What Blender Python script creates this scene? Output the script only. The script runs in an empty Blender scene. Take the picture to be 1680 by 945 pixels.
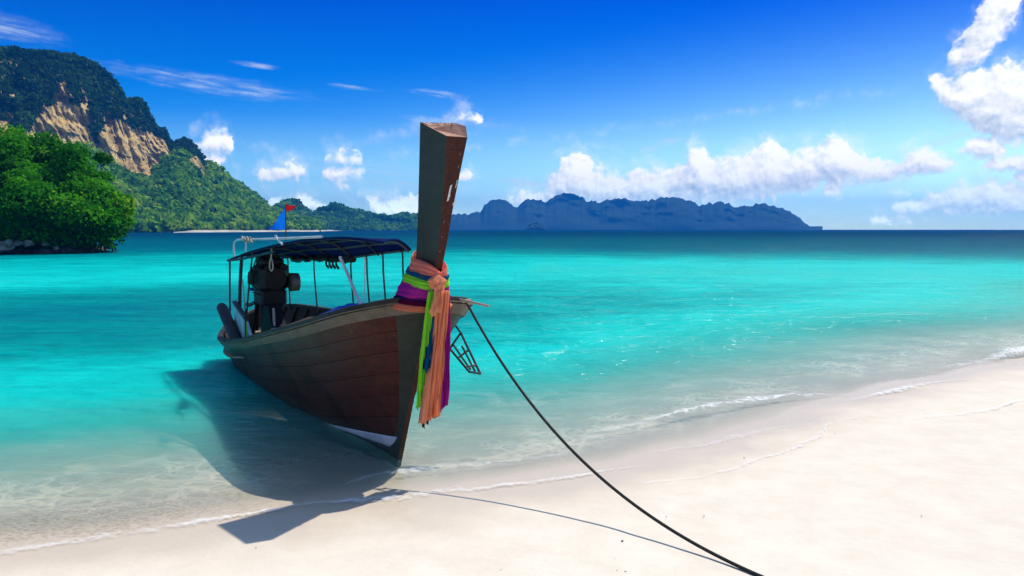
import bpy, math, random
import numpy as np
from mathutils import Vector, Matrix, noise as mnoise

# ------------------------------------------------------------------ camera
scene = bpy.context.scene
FPX, HOR, CAMZ = 1318.0, 376.0, 2.4
PITCH = math.atan((472.5 - HOR) / FPX)
cam_d = bpy.data.cameras.new('camera'); cam = bpy.data.objects.new('camera', cam_d)
scene.collection.objects.link(cam); scene.camera = cam
cam.location = (0, 0, CAMZ); cam.rotation_euler = (math.pi / 2 - PITCH, 0, 0)
cam_d.sensor_width = 36; cam_d.lens = 36 * FPX / 1680; cam_d.clip_start = 0.05; cam_d.clip_end = 30000

# ------------------------------------------------------------------ sun, exposure, sampling
SUN_EL, SUN_AZ = math.radians(60), math.radians(52)       # azimuth measured from +Y towards +X
SUN = Vector((math.sin(SUN_AZ) * math.cos(SUN_EL), math.cos(SUN_AZ) * math.cos(SUN_EL), math.sin(SUN_EL)))
sl = bpy.data.lights.new('sun', 'SUN'); sl.energy = 4.5; sl.angle = math.radians(0.53); sl.color = (1.0, 0.955, 0.89)
so = bpy.data.objects.new('sun', sl); scene.collection.objects.link(so)
so.rotation_euler = SUN.to_track_quat('Z', 'Y').to_euler(); so.location = (20, 10, 60)
vs = scene.view_settings; vs.view_transform = 'Standard'; vs.look = 'None'; vs.exposure = 0.0; vs.gamma = 1.0
vs.use_curve_mapping = False
cy = scene.cycles
cy.use_denoising = True
try: cy.denoiser = 'OPENIMAGEDENOISE'
except Exception: pass
cy.max_bounces = 6; cy.diffuse_bounces = 3; cy.glossy_bounces = 3; cy.transmission_bounces = 4
cy.transparent_max_bounces = 16; cy.volume_bounces = 0; cy.volume_max_steps = 64; cy.sample_clamp_indirect = 6.0
cy.caustics_reflective = False; cy.caustics_refractive = False
cy.use_adaptive_sampling = True; cy.adaptive_threshold = 0.012

# ------------------------------------------------------------------ projection helpers (measuring only)
_F = np.array([0, math.cos(PITCH), -math.sin(PITCH)]); _U = np.array([0, math.sin(PITCH), math.cos(PITCH)])
_R = np.array([1., 0, 0]); _C = np.array([0, 0, CAMZ])
def ray(px, py): return _F + (px - 840) / FPX * _R + (472.5 - py) / FPX * _U
def at_z(px, py, z): d = ray(px, py); return _C + d * (z - CAMZ) / d[2]
def at_y(px, py, y): d = ray(px, py); return _C + d * y / d[1]
def azel(px, py):
    d = ray(px, py); d = d / np.linalg.norm(d); return math.atan2(d[0], d[1]), math.asin(d[2])

# ------------------------------------------------------------------ node helpers
class NT:
    def __init__(s, tree): s.t = tree; s.n = tree.nodes; s.l = tree.links
    def node(s, typ, **kw):
        n = s.n.new(typ)
        for k, v in kw.items(): setattr(n, k, v)
        return n
    def put(s, sock, v):
        if isinstance(v, bpy.types.NodeSocket): s.l.new(v, sock)
        elif v is not None: sock.default_value = v
    def math(s, op, a, b=None, c=None, clamp=False):
        n = s.node('ShaderNodeMath', operation=op, use_clamp=clamp)
        s.put(n.inputs[0], a)
        if b is not None: s.put(n.inputs[1], b)
        if c is not None: s.put(n.inputs[2], c)
        return n.outputs[0]
    def vmath(s, op, a, b=None):
        n = s.node('ShaderNodeVectorMath', operation=op); s.put(n.inputs[0], a)
        if b is not None: s.put(n.inputs[1], b)
        return n.outputs['Value'] if op in ('LENGTH', 'DOT_PRODUCT', 'DISTANCE') else n.outputs[0]
    def scale(s, v, f):
        n = s.node('ShaderNodeVectorMath', operation='SCALE'); s.put(n.inputs[0], v); s.put(n.inputs['Scale'], f); return n.outputs[0]
    def mix(s, f, a, b, blend='MIX', clamp=False):
        n = s.node('ShaderNodeMix', data_type='RGBA', blend_type=blend)
        s.put(n.inputs['Factor'], f); s.put(n.inputs[6], rgba(a)); s.put(n.inputs[7], rgba(b)); n.clamp_result = clamp
        return n.outputs[2]
    def noise(s, vec, scale, detail=4, rough=0.55, lac=2.0, dist=0.0):
        n = s.node('ShaderNodeTexNoise'); s.put(n.inputs['Vector'], vec); s.put(n.inputs['Scale'], scale)
        n.inputs['Detail'].default_value = detail; n.inputs['Roughness'].default_value = rough
        n.inputs['Lacunarity'].default_value = lac; n.inputs['Distortion'].default_value = dist
        return n.outputs['Fac']
    def voronoi(s, vec, scale, feature='F1', **kw):
        n = s.node('ShaderNodeTexVoronoi', feature=feature, **kw); s.put(n.inputs['Vector'], vec); s.put(n.inputs['Scale'], scale)
        return n.outputs['Distance']
    def smooth(s, v, a, b, lo=0.0, hi=1.0):
        n = s.node('ShaderNodeMapRange', interpolation_type='SMOOTHSTEP'); s.put(n.inputs[0], v)
        for i, q in enumerate((a, b, lo, hi)): s.put(n.inputs[i + 1], q)
        return n.outputs[0]
    def lin(s, v, a, b, lo=0.0, hi=1.0):
        n = s.node('ShaderNodeMapRange'); s.put(n.inputs[0], v)
        for i, q in enumerate((a, b, lo, hi)): s.put(n.inputs[i + 1], q)
        return n.outputs[0]
    def ramp(s, fac, stops, interp='LINEAR'):
        n = s.node('ShaderNodeValToRGB'); s.put(n.inputs[0], fac); cr = n.color_ramp; cr.interpolation = interp
        while len(cr.elements) < len(stops): cr.elements.new(0.5)
        for e, (p, c) in zip(cr.elements, stops): e.position = p; e.color = rgba(c)
        return n.outputs[0]
    def attr(s, name, out='Fac'): return s.node('ShaderNodeAttribute', attribute_name=name).outputs[out]
    def bump(s, h, strength=0.5, dist=0.1, normal=None):
        n = s.node('ShaderNodeBump'); s.put(n.inputs['Height'], h); s.put(n.inputs['Strength'], strength)
        s.put(n.inputs['Distance'], dist)
        if normal is not None: s.put(n.inputs['Normal'], normal)
        return n.outputs[0]
def rgba(c):
    if isinstance(c, bpy.types.NodeSocket): return c
    if isinstance(c, (int, float)): return (c, c, c, 1.0)
    return tuple(c) if len(c) == 4 else (*c, 1.0)
def new_mat(name):
    m = bpy.data.materials.new(name); m.use_nodes = True; m.node_tree.nodes.clear()
    t = NT(m.node_tree); out = t.node('ShaderNodeOutputMaterial'); return m, t, out
def pbr(t, color, rough=0.7, normal=None, spec=0.3, metal=0.0, trans=None, sheen=None):
    n = t.node('ShaderNodeBsdfPrincipled'); t.put(n.inputs['Base Color'], rgba(color)); t.put(n.inputs['Roughness'], rough)
    t.put(n.inputs['Specular IOR Level'], spec); t.put(n.inputs['Metallic'], metal)
    if normal is not None: t.put(n.inputs['Normal'], normal)
    if sheen: n.inputs['Sheen Weight'].default_value = sheen
    return n.outputs[0]
def obj_co(t): return t.node('ShaderNodeTexCoord').outputs['Object']
def pos_co(t): return t.node('ShaderNodeNewGeometry').outputs['Position']
def varied(name, c1, c2, scale=3.0, rough=0.7, bump=0.0, bscale=None, spec=0.3, stretch=None, metal=0.0, bdist=0.02, detail=5):
    m, t, out = new_mat(name); co = obj_co(t)
    if stretch: co = t.vmath('MULTIPLY', co, stretch)
    n1 = t.noise(co, scale, detail, 0.6)
    col = t.mix(t.smooth(n1, 0.3, 0.7), c1, c2)
    nm = None
    if bump: nm = t.bump(t.noise(co, bscale or scale * 3, 5, 0.6), bump, bdist)
    t.l.new(pbr(t, col, rough, nm, spec, metal), out.inputs[0]); return m

# ------------------------------------------------------------------ world: Nishita daylight + procedural clouds at infinity
world = bpy.data.worlds.new('World'); scene.world = world; world.use_nodes = True
def build_world():
    world.node_tree.nodes.clear(); t = NT(world.node_tree)
    out = t.node('ShaderNodeOutputWorld'); bg = t.node('ShaderNodeBackground'); t.l.new(bg.outputs[0], out.inputs[0])
    sky = t.node('ShaderNodeTexSky', sky_type='NISHITA'); sky.sun_disc = False
    sky.sun_elevation = SUN_EL; sky.sun_rotation = SUN_AZ; sky.altitude = 0; sky.air_density = 1.0; sky.dust_density = 0.6; sky.ozone_density = 1.0
    d = t.node('ShaderNodeTexCoord').outputs['Generated']
    sp = t.node('ShaderNodeSeparateXYZ'); t.l.new(d, sp.inputs[0])
    az = t.math('ARCTAN2', sp.outputs[0], sp.outputs[1]); el = t.math('ARCSINE', sp.outputs[2])
    sc = t.node('ShaderNodeSeparateColor'); t.l.new(sky.outputs[0], sc.inputs[0])
    # colour grade of the daylight: pale near horizon and sunward, unseen upper sky brightened as fill light
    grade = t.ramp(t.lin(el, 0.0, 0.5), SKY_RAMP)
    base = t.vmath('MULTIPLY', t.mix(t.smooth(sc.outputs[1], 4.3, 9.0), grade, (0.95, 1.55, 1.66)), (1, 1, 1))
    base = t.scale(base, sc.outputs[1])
    # ---- clouds: layers given by their tops and bases along the horizon; mirrored on round the whole sky
    A0, A1 = azel(0, 376)[0] - 0.06, azel(1680, 376)[0] + 0.06
    E0 = 0.36
    fold = t.math('PINGPONG', t.math('SUBTRACT', az, A0), A1 - A0)
    u0 = t.math('DIVIDE', fold, A1 - A0)
    def curve(u, pts):
        n = t.node('ShaderNodeFloatCurve'); t.l.new(u, n.inputs['Value']); c = n.mapping.curves[0]
        n.mapping.use_clip = False
        P = []
        for (px, py) in pts:
            a, e = azel(px, 376)[0], math.atan((HOR - py) / FPX * math.cos(azel(px, 376)[0]))
            P.append((min(max((a - A0) / (A1 - A0), 0), 1), e / E0))
        while len(c.points) < len(P): c.points.new(0.5, 0.5)
        for q, xy in zip(c.points, P): q.location = xy; q.handle_type = 'VECTOR'
        n.mapping.update()
        return t.math('MULTIPLY', n.outputs[0], E0)
    def layer(segs):
        top, bot = [(-90, 420)], [(-90, 400)]
        for seg in segs:
            x0, x1 = seg[0][0], seg[-1][0]; ym = lambda q: (q[1] + q[2]) / 2
            top += [(x0 - 7, ym(seg[0]) + 16)] + [(q[0], q[1]) for q in seg] + [(x1 + 7, ym(seg[-1]) + 16)]
            bot += [(x0 - 7, ym(seg[0]) - 16)] + [(q[0], q[2]) for q in seg] + [(x1 + 7, ym(seg[-1]) - 16)]
        return top, bot
    LAYERS = [layer(x) for x in CLOUDS]
    w1 = t.noise(d, 30, 3, 0.6); w2 = t.noise(t.vmath('ADD', d, (3.1, 7.7, 1.3)), 30, 3, 0.6)
    wx, wy = t.math('SUBTRACT', w1, 0.5), t.math('SUBTRACT', w2, 0.5)
    S = 1.0 / (17.0 / FPX)
    def field(du, de):
        u = t.math('ADD', u0, t.math('MULTIPLY_ADD', wx, 0.022, du)); e = t.math('ADD', el, t.math('MULTIPLY_ADD', wy, 0.018, de))
        acc = None
        for (top, bot) in LAYERS:
            a = t.math('SUBTRACT', curve(u, top), e); b2 = t.math('MULTIPLY', t.math('SUBTRACT', e, curve(u, bot)), 1.0)
            q = t.math('MULTIPLY', t.math('SMOOTH_MIN', a, b2, 0.004), S)
            acc = q if acc is None else t.math('SMOOTH_MAX', acc, q, 0.1)
        return acc
    def puff(vec):
        a = t.math('ABSOLUTE', t.math('MULTIPLY_ADD', t.noise(vec, 44, 1.5, 0.5), 2.0, -1.0))      # billows
        b2 = t.math('ABSOLUTE', t.math('MULTIPLY_ADD', t.noise(vec, 100, 2.5, 0.55), 2.0, -1.0))
        c = t.noise(vec, 34, 6, 0.6)
        s = t.math('MULTIPLY_ADD', a, -1.3, 0.30)
        s = t.math('ADD', s, t.math('MULTIPLY_ADD', b2, -0.8, 0.20))
        return t.math('ADD', s, t.math('MULTIPLY_ADD', c, 1.5, -0.75))
    f0 = field(0.0, 0.0); f1 = field(0.006, 0.010)
    pf0 = puff(d); pf1 = puff(t.vmath('ADD', d, (0.003, 0, 0.005)))
    D0 = t.math('MULTIPLY_ADD', pf0, 0.95, t.math('MINIMUM', f0, 1.6)); D1 = t.math('MULTIPLY_ADD', pf1, 0.95, t.math('MINIMUM', f1, 1.6))
    soft = t.smooth(w2, 0.35, 0.65, 0.45, 1.25)
    veil = t.math('MULTIPLY', t.smooth(D0, -1.5, 0.4), t.math('MULTIPLY', t.smooth(w1, 0.35, 0.7), 0.38))
    alpha = t.math('MAXIMUM', t.smooth(D0, -0.12, soft), veil)
    lit = t.math('ADD', t.math('MULTIPLY', t.math('SUBTRACT', pf0, pf1), 0.52), t.math('MULTIPLY', t.math('SUBTRACT', t.math('MINIMUM', f0, 2.2), t.math('MINIMUM', f1, 2.2)), 0.36))
    lit = t.math('ADD', lit, 0.64, clamp=True)
    shade = t.ramp(lit, [(0.0, (0.46, 0.58, 0.72)), (0.4, (0.74, 0.82, 0.91)), (0.66, (0.98, 1.0, 1.02)), (1.0, (1.2, 1.2, 1.18))])
    # thin high streaks
    acc = None
    p0 = t.node('ShaderNodeCombineXYZ'); t.l.new(fold, p0.inputs[0]); t.l.new(el, p0.inputs[1]); p0 = p0.outputs[0]
    for (x, y, rx, ry) in CIRRUS:
        a, e = azel(x, y)
        v = t.vmath('SUBTRACT', p0, (a - A0, e, 0))
        if x > 1000: v2 = t.node('ShaderNodeVectorRotate', rotation_type='Z_AXIS'); t.l.new(v, v2.inputs['Vector']); v2.inputs['Angle'].default_value = -0.3; v = v2.outputs[0]
        elif x < 900: v2 = t.node('ShaderNodeVectorRotate', rotation_type='Z_AXIS'); t.l.new(v, v2.inputs['Vector']); v2.inputs['Angle'].default_value = 0.09; v = v2.outputs[0]
        v = t.vmath('MULTIPLY', v, (FPX / rx, FPX / ry, 0))
        q = t.math('SUBTRACT', 1.0, t.vmath('LENGTH', v)); acc = q if acc is None else t.math('MAXIMUM', acc, q)
    stv = t.node('ShaderNodeVectorRotate', rotation_type='Z_AXIS'); t.l.new(p0, stv.inputs['Vector']); stv.inputs['Angle'].default_value = 0.12
    st = t.noise(t.vmath('MULTIPLY', stv.outputs[0], (7, 70, 1)), 2.2, 6, 0.6, dist=0.6)
    ca = t.math('MULTIPLY', t.smooth(t.math('ADD', acc, t.math('MULTIPLY', wx, 0.9)), 0.0, 0.9), t.smooth(st, 0.30, 0.72), clamp=True)
    ca = t.math('MULTIPLY', ca, t.smooth(t.noise(t.vmath('MULTIPLY', p0, (20, 90, 1)), 1.3, 5, 0.65), 0.3, 0.65, 0.15, 0.7))
    K = 10.0 / 1.5     # cloud radiance against the background strength below
    c1 = t.mix(ca, base, (0.80 * K, 0.92 * K, 1.0 * K))
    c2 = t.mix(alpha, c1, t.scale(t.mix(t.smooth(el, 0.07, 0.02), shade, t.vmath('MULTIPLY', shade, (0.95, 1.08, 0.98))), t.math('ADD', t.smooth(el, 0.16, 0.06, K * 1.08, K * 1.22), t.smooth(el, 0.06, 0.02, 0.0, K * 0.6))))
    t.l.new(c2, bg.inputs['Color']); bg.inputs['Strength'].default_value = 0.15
    world.cycles.sampling_method = 'NONE'
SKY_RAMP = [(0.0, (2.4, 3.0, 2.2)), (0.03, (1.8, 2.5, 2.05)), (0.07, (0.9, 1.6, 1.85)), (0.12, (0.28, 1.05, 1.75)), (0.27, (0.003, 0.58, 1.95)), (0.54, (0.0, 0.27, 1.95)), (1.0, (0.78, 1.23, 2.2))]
SKY_RAMP = [(p, tuple(q / (1.5 if p < .9 else 1.3) for q in c)) for p, c in SKY_RAMP]  # last stop, above the view, kept paler and brighter to lift ambient light
# clouds as (px, top, base) runs
CLOUDS = [
    [[(318, 232, 246), (335, 214, 254), (360, 210, 254), (385, 222, 248)], [(530, 252, 266), (556, 245, 270), (592, 252, 268)],
     [(1508, 136, 152), (1530, 128, 160), (1548, 140, 176), (1562, 132, 200), (1580, 114, 216), (1605, 112, 226), (1630, 102, 236), (1655, 106, 242), (1690, 110, 242), (1740, 80, 244)]],
    [[(322, 250, 272), (345, 246, 280), (368, 256, 276)], [(422, 284, 297), (446, 280, 300), (470, 270, 296), (490, 265, 292), (508, 276, 290)], [(528, 276, 294), (560, 270, 300), (596, 276, 294)],
     [(832, 324, 340), (862, 312, 340), (888, 316, 338), (904, 292, 338), (922, 262, 338), (942, 248, 338), (962, 256, 338), (978, 276, 338), (1000, 274, 338), (1030, 282, 338), (1050, 272, 338), (1078, 266, 338), (1100, 280, 338), (1122, 266, 338),
      (1134, 234, 338), (1148, 238, 338), (1166, 262, 336), (1186, 258, 336), (1210, 248, 336), (1236, 252, 334), (1262, 230, 330), (1288, 246, 326), (1310, 238, 322), (1336, 240, 312), (1360, 214, 306), (1384, 226, 304), (1406, 246, 305), (1440, 262, 303),
      (1470, 262, 298), (1500, 238, 292), (1530, 246, 286), (1558, 258, 278), (1574, 264, 274)]],
    [[(440, 326, 350), (490, 316, 352), (530, 328, 350)], [(552, 298, 311), (572, 296, 313), (592, 300, 310)], [(596, 328, 360), (616, 314, 364), (636, 326, 366), (655, 314, 366), (678, 330, 366), (704, 332, 364)],
     [(1464, 336, 352), (1500, 326, 354), (1530, 314, 354), (1548, 304, 354), (1574, 287, 354), (1600, 298, 354), (1624, 284, 356), (1650, 298, 356), (1680, 306, 356), (1740, 294, 358)]],
    [[(742, 192, 204), (764, 183, 207), (786, 194, 206)], [(1350, 308, 322), (1366, 299, 326), (1382, 310, 323)], [(1392, 312, 323), (1402, 312, 323)],
     [(1541, 88, 112), (1556, 74, 124), (1572, 64, 130), (1586, 34, 122), (1600, 12, 110), (1616, -8, 84), (1634, -24, 60), (1660, -40, 34)]],
    [[(752, 287, 298), (778, 287, 297)], [(1466, 309, 320), (1486, 310, 320)], [(1562, 232, 258), (1600, 220, 262), (1644, 226, 262)], [(1652, 288, 304), (1672, 284, 308), (1730, 280, 310)]],
    [[(1420, 361, 370), (1460, 356, 371), (1500, 360, 370)], [(1606, 264, 284), (1650, 254, 287), (1730, 254, 287)]],
]
CIRRUS = [(350, 138, 190, 18), (430, 152, 120, 10), (575, 143, 50, 5), (750, 202, 105, 10), (712, 153, 48, 7), (1085, 237, 56, 11), (30, 50, 70, 24), (600, 278, 130, 20),
          (420, 107, 46, 5), (640, 300, 110, 12), (860, 300, 70, 9), (945, 250, 26, 4), (1540, 234, 140, 10), (880, 345, 150, 14)]
build_world()

# ------------------------------------------------------------------ mesh helpers
COL = scene.collection
def link(name, me, parent=None, mat=None, smooth=False):
    o = bpy.data.objects.new(name, me); COL.objects.link(o)
    if parent is not None: o.parent = parent
    if mat is not None and not me.materials: me.materials.append(mat)
    if smooth:
        me.polygons.foreach_set('use_smooth', [True] * len(me.polygons))
        if len(me.polygons) < 20000: me.set_sharp_from_angle(angle=math.radians(42))
    return o
def tag(o, label=None, cat=None, group=None, kind=None):
    for k, v in (('label', label), ('category', cat), ('group', group), ('kind', kind)):
        if v: o[k] = v
    return o
def empty(name, loc=(0, 0, 0)):
    o = bpy.data.objects.new(name, None); COL.objects.link(o); o.location = loc; o.empty_display_size = 0.3; return o
def np_mesh(name, V, F4, smooth=True):
    """V (n,3), F4 (m,4) quads -> mesh, fast"""
    me = bpy.data.meshes.new(name); V = np.asarray(V, np.float32); F4 = np.asarray(F4, np.int32)
    k = F4.shape[1]
    me.vertices.add(len(V)); me.vertices.foreach_set('co', V.ravel())
    me.loops.add(F4.size); me.loops.foreach_set('vertex_index', F4.ravel())
    me.polygons.add(len(F4)); me.polygons.foreach_set('loop_start', np.arange(0, F4.size, k, dtype=np.int32))
    me.polygons.foreach_set('loop_total', np.full(len(F4), k, np.int32))
    if smooth: me.polygons.foreach_set('use_smooth', np.ones(len(F4), bool))
    me.update(calc_edges=True); return me
def add_attr(me, name, vals, dom='POINT'):
    a = me.attributes.new(name, 'FLOAT', dom); a.data.foreach_set('value', np.asarray(vals, np.float32).ravel())
def grid_faces(nu, nv, wrap=False):
    i, j = np.meshgrid(np.arange(nu if wrap else nu - 1), np.arange(nv - 1), indexing='ij')
    i2 = (i + 1) % nu
    return np.stack([i * nv + j, i2 * nv + j, i2 * nv + j + 1, i * nv + j + 1], -1).reshape(-1, 4)
class MB:
    def __init__(s): s.v = []; s.f = []
    def add(s, verts, faces):
        o = len(s.v); s.v += [tuple(map(float, v)) for v in verts]; s.f += [tuple(o + i for i in f) for f in faces]; return s
    def grid(s, P, closeu=False, closev=False):
        nu, nv = len(P), len(P[0]); vs = [p for r in P for p in r]; fs = []
        for i in range(nu if closeu else nu - 1):
            for j in range(nv if closev else nv - 1):
                a, b2 = (i + 1) % nu, (j + 1) % nv
                fs.append((i * nv + j, a * nv + j, a * nv + b2, i * nv + b2))
        return s.add(vs, fs)
    def box(s, c, size, ax=None):
        c = np.array(c, float); ax = np.eye(3) if ax is None else np.array(ax, float); h = np.array(size) / 2
        vs = [c + sx * h[0] * ax[0] + sy * h[1] * ax[1] + sz * h[2] * ax[2] for sx in (-1, 1) for sy in (-1, 1) for sz in (-1, 1)]
        return s.add(vs, [(0, 1, 3, 2), (4, 6, 7, 5), (0, 4, 5, 1), (2, 3, 7, 6), (0, 2, 6, 4), (1, 5, 7, 3)])
    def tube(s, pts, r, n=8, cap=True):
        pts = [np.array(p, float) for p in pts]; rr = r if hasattr(r, '__len__') else [r] * len(pts)
        prev = None; rings = []
        for i, p in enumerate(pts):
            d = pts[min(i + 1, len(pts) - 1)] - pts[max(i - 1, 0)]; d /= (np.linalg.norm(d) + 1e-9)
            if prev is None:
                a = np.cross(d, (0, 0, 1.));
                if np.linalg.norm(a) < 0.1: a = np.cross(d, (1., 0, 0))
            else: a = prev - d * (prev @ d)
            a /= np.linalg.norm(a); prev = a; bb = np.cross(d, a)
            rings.append([p + rr[i] * (math.cos(2 * math.pi * k / n) * a + math.sin(2 * math.pi * k / n) * bb) for k in range(n)])
        o = len(s.v); s.grid(rings, closev=True)
        if cap:
            s.f.append(tuple(o + k for k in range(n))); L = o + (len(pts) - 1) * n; s.f.append(tuple(L + n - 1 - k for k in range(n)))
        return s
    def prism(s, poly, ext):
        """poly list of 3D pts, extruded by vector ext"""
        e = np.array(ext, float); n = len(poly); a = [np.array(p, float) for p in poly]
        vs = a + [p + e for p in a]
        return s.add(vs, [tuple(range(n))[::-1], tuple(range(n, 2 * n))] + [(i, (i + 1) % n, n + (i + 1) % n, n + i) for i in range(n)])
    def build(s, name, mat, parent=None, smooth=False, bevel=0.0):
        me = bpy.data.meshes.new(name); me.from_pydata(s.v, [], s.f); me.update()
        import bmesh
        bm = bmesh.new(); bm.from_mesh(me); bmesh.ops.recalc_face_normals(bm, faces=bm.faces); bm.to_mesh(me); bm.free()
        o = link(name, me, parent, mat, smooth)
        if bevel: m = o.modifiers.new('bevel', 'BEVEL'); m.width = bevel; m.segments = 2; m.limit_method = 'ANGLE'
        return o
def smooth_path(pts, n):
    """Catmull-Rom through pts, n samples per span"""
    P = [np.array(p, float) for p in pts]; P = [2 * P[0] - P[1]] + P + [2 * P[-1] - P[-2]]; out = []
    for i in range(1, len(P) - 2):
        for k in range(n):
            u = k / n; a, b2, c, d = P[i - 1], P[i], P[i + 1], P[i + 2]
            out.append(0.5 * ((2 * b2) + (c - a) * u + (2 * a - 5 * b2 + 4 * c - d) * u * u + (-a + 3 * b2 - 3 * c + d) * u ** 3))
    out.append(P[-2]); return out
# value noise in numpy (vectorised fbm)
def _hash(ix, iy, iz, seed):
    h = (ix * 374761393 + iy * 668265263 + iz * 2147483647 + seed * 1274126177) & 0xFFFFFFFF
    h = ((h ^ (h >> 13)) * 1274126177) & 0xFFFFFFFF
    return ((h ^ (h >> 16)) & 0xFFFFFF) / float(0xFFFFFF)
def vnoise(x, y, z=0.0, seed=0):
    x, y, z = np.broadcast_arrays(np.asarray(x, float), np.asarray(y, float), np.asarray(z, float))
    xi, yi, zi = np.floor(x).astype(np.int64), np.floor(y).astype(np.int64), np.floor(z).astype(np.int64)
    fx, fy, fz = x - xi, y - yi, z - zi
    fx, fy, fz = [q * q * (3 - 2 * q) for q in (fx, fy, fz)]
    r = 0
    for a in (0, 1):
        for b2 in (0, 1):
            for c in (0, 1):
                w = (fx if a else 1 - fx) * (fy if b2 else 1 - fy) * (fz if c else 1 - fz)
                r = r + w * _hash(xi + a, yi + b2, zi + c, seed)
    return r * 2 - 1
def fbm(x, y, z=0.0, oct=4, seed=0, gain=0.5):
    r, a, f = 0, 1.0, 1.0
    for k in range(oct): r = r + a * vnoise(np.asarray(x) * f, np.asarray(y) * f, np.asarray(z) * f, seed + k * 17); a *= gain; f *= 2.03
    return r
def sstep(x, a, b):
    u = np.clip((x - a) / (b - a), 0, 1); return u * u * (3 - 2 * u)

# ------------------------------------------------------------------ beach and sea bed: one sheet to the horizon
SHX = np.array([-4000, -300, -60, -30, -8, -3.85, -1.84, -0.23, 0.95, 2.2, 3.5, 6.0, 9.0, 14, 24, 60, 300, 4000.])
SHY = np.array([-1500, -90, -14, -3.5, 4.6, 6.0, 6.75, 7.45, 8.05, 9.1, 10.4, 12.6, 14.6, 18.2, 25, 46, 150, 1500.])
def shore_y(x): return np.interp(x, SHX, SHY)
def seaward(x, y):
    s = (shore_y(x + 0.6) - shore_y(x - 0.6)) / 1.2; e = (y - shore_y(x)) / np.sqrt(1 + s * s)
    return e + 0.10 * fbm(x * 0.9, y * 0.9, 0, 2, 5) * np.clip(1 - np.abs(e) / 6, 0, 1)
def ground_z(x, y):
    t = seaward(x, y)
    right = sstep(x, 1.5, 9.0) * (1 - sstep(y, 18, 30))
    land = np.where(t < 0, -t * 0.052 - np.clip(-t - 2, 0, 60) * 0.02, 0)
    land = np.minimum(land, 3.0)
    tt = np.clip(t, 0, None)
    near = tt * (0.085 - 0.03 * right)
    d1 = np.minimum(near, 0.75 + 0.3 * (1 - right)) 
    r = np.hypot(x, y)
    az = np.arctan2(x, np.maximum(y, 0.1))
    left = sstep(-az, -0.15, 0.42)
    wob = fbm(x * 0.045, y * 0.02, 0, 3, 9)
    trough = np.exp(-((r - 26 - 3 * wob) / 8.5) ** 2) * (0.18 + 1.05 * left) + np.exp(-((r - 21) / 6) ** 2) * 0.15
    trough = trough * (1 - right * 0.8)
    bar = np.exp(-((r - 52 - 6 * wob) / 16) ** 2) * (0.32 + 0.25 * left)
    deep = sstep(r, 62 + 9 * wob, 125 + 15 * wob) * 4.2 + sstep(r, 110, 420) * 9 + sstep(r, 400, 2500) * 10
    dep = d1 + trough - bar * sstep(r, 25, 45) + deep + 0.10 * wob * sstep(tt, 3, 12)
    dep = np.maximum(dep, near * 0.25)
    return land - np.where(t > 0, dep, 0)
def polar(angs, rads):
    A, Rr = np.meshgrid(angs, rads, indexing='ij'); return Rr * np.sin(A), Rr * np.cos(A)
def ang_list(lo, hi, fine=0.0048, fr=0.72):
    a = list(np.arange(-fr, fr + 1e-6, fine)); x = fr
    while x < hi - 1e-6: x = min(x + 0.03, hi); a.append(x)
    x = -fr
    while x > lo + 1e-6: x = max(x - 0.03, lo); a.insert(0, x)
    return np.array(a)
RADS = 1.2 * 1.0155 ** np.arange(0, int(math.log(4000 / 1.2) / math.log(1.0155)) + 2)
def build_ground():
    an = ang_list(-math.pi, math.pi, 0.006, 0.75); x, y = polar(an, RADS[::1])
    z = ground_z(x, y); t = seaward(x, y)
    # footworn unevenness of dry sand, swash terraces
    z = z + np.where(t < 1, 0.012 * fbm(x * 1.3, y * 1.3, 0, 3, 2) * sstep(-t, 0.3, 2.5), 0) + 0.004 * fbm(x * 4, y * 4, 0, 2, 3) * (t > 0.3)
    V = np.stack([x, y, z], -1).reshape(-1, 3); me = np_mesh('beach', V, grid_faces(*x.shape))
    add_attr(me, 'sea', t); add_attr(me, 'px', x / np.maximum(np.hypot(x, y), 0.1))
    # centre fan is under the camera: close it
    o = link('beach', me); tag(o, kind='structure')
    m, tt, out = new_mat('white_sand'); co = pos_co(tt)
    sea = tt.attr('sea')
    n1 = tt.noise(co, 1.1, 4); n2 = tt.smooth(tt.noise(co, 2.6, 7, 0.68), 0.3, 0.7); n3 = tt.noise(co, 160, 2, 0.6)
    edge = tt.math('ADD', sea, tt.math('MULTIPLY_ADD', n1, 1.3, -0.65))
    wet = tt.smooth(edge, -1.5, -0.25)
    dry = tt.mix(n2, (0.70, 0.615, 0.49), (0.77, 0.68, 0.55))
    col = tt.mix(wet, dry, (0.62, 0.515, 0.385))
    col = tt.mix(tt.math('MULTIPLY', tt.smooth(n3, 0.62, 0.78), 0.25), col, (0.36, 0.29, 0.23))
    # brown shell grit left by the swash at the lower left
    gx = tt.node('ShaderNodeSeparateXYZ'); tt.l.new(co, gx.inputs[0])
    gm = tt.math('MULTIPLY', tt.smooth(gx.outputs[0], -1.2, -3.4), tt.math('MULTIPLY', tt.smooth(sea, -0.25, 0.15), tt.smooth(sea, 1.6, 0.6)))
    grit = tt.math('MULTIPLY', gm, tt.smooth(tt.noise(co, 26, 4, 0.7), 0.42, 0.62))
    col = tt.mix(tt.math('MULTIPLY', grit, 0.62), col, (0.30, 0.21, 0.14))
    rip = tt.noise(tt.vmath('MULTIPLY', co, (1, 1, 1)), 2.4, 6, 0.6)
    nm = tt.bump(tt.math('ADD', tt.math('MULTIPLY', rip, 1.0), tt.math('MULTIPLY', n3, 0.10)), 0.38, 0.05)
    rough = tt.lin(wet, 0, 1, 0.95, 0.34)
    tt.l.new(pbr(tt, col, rough, nm, tt.lin(wet, 0, 1, 0.1, 0.25)), out.inputs[0])
    me.materials.append(m)
build_ground()

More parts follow.
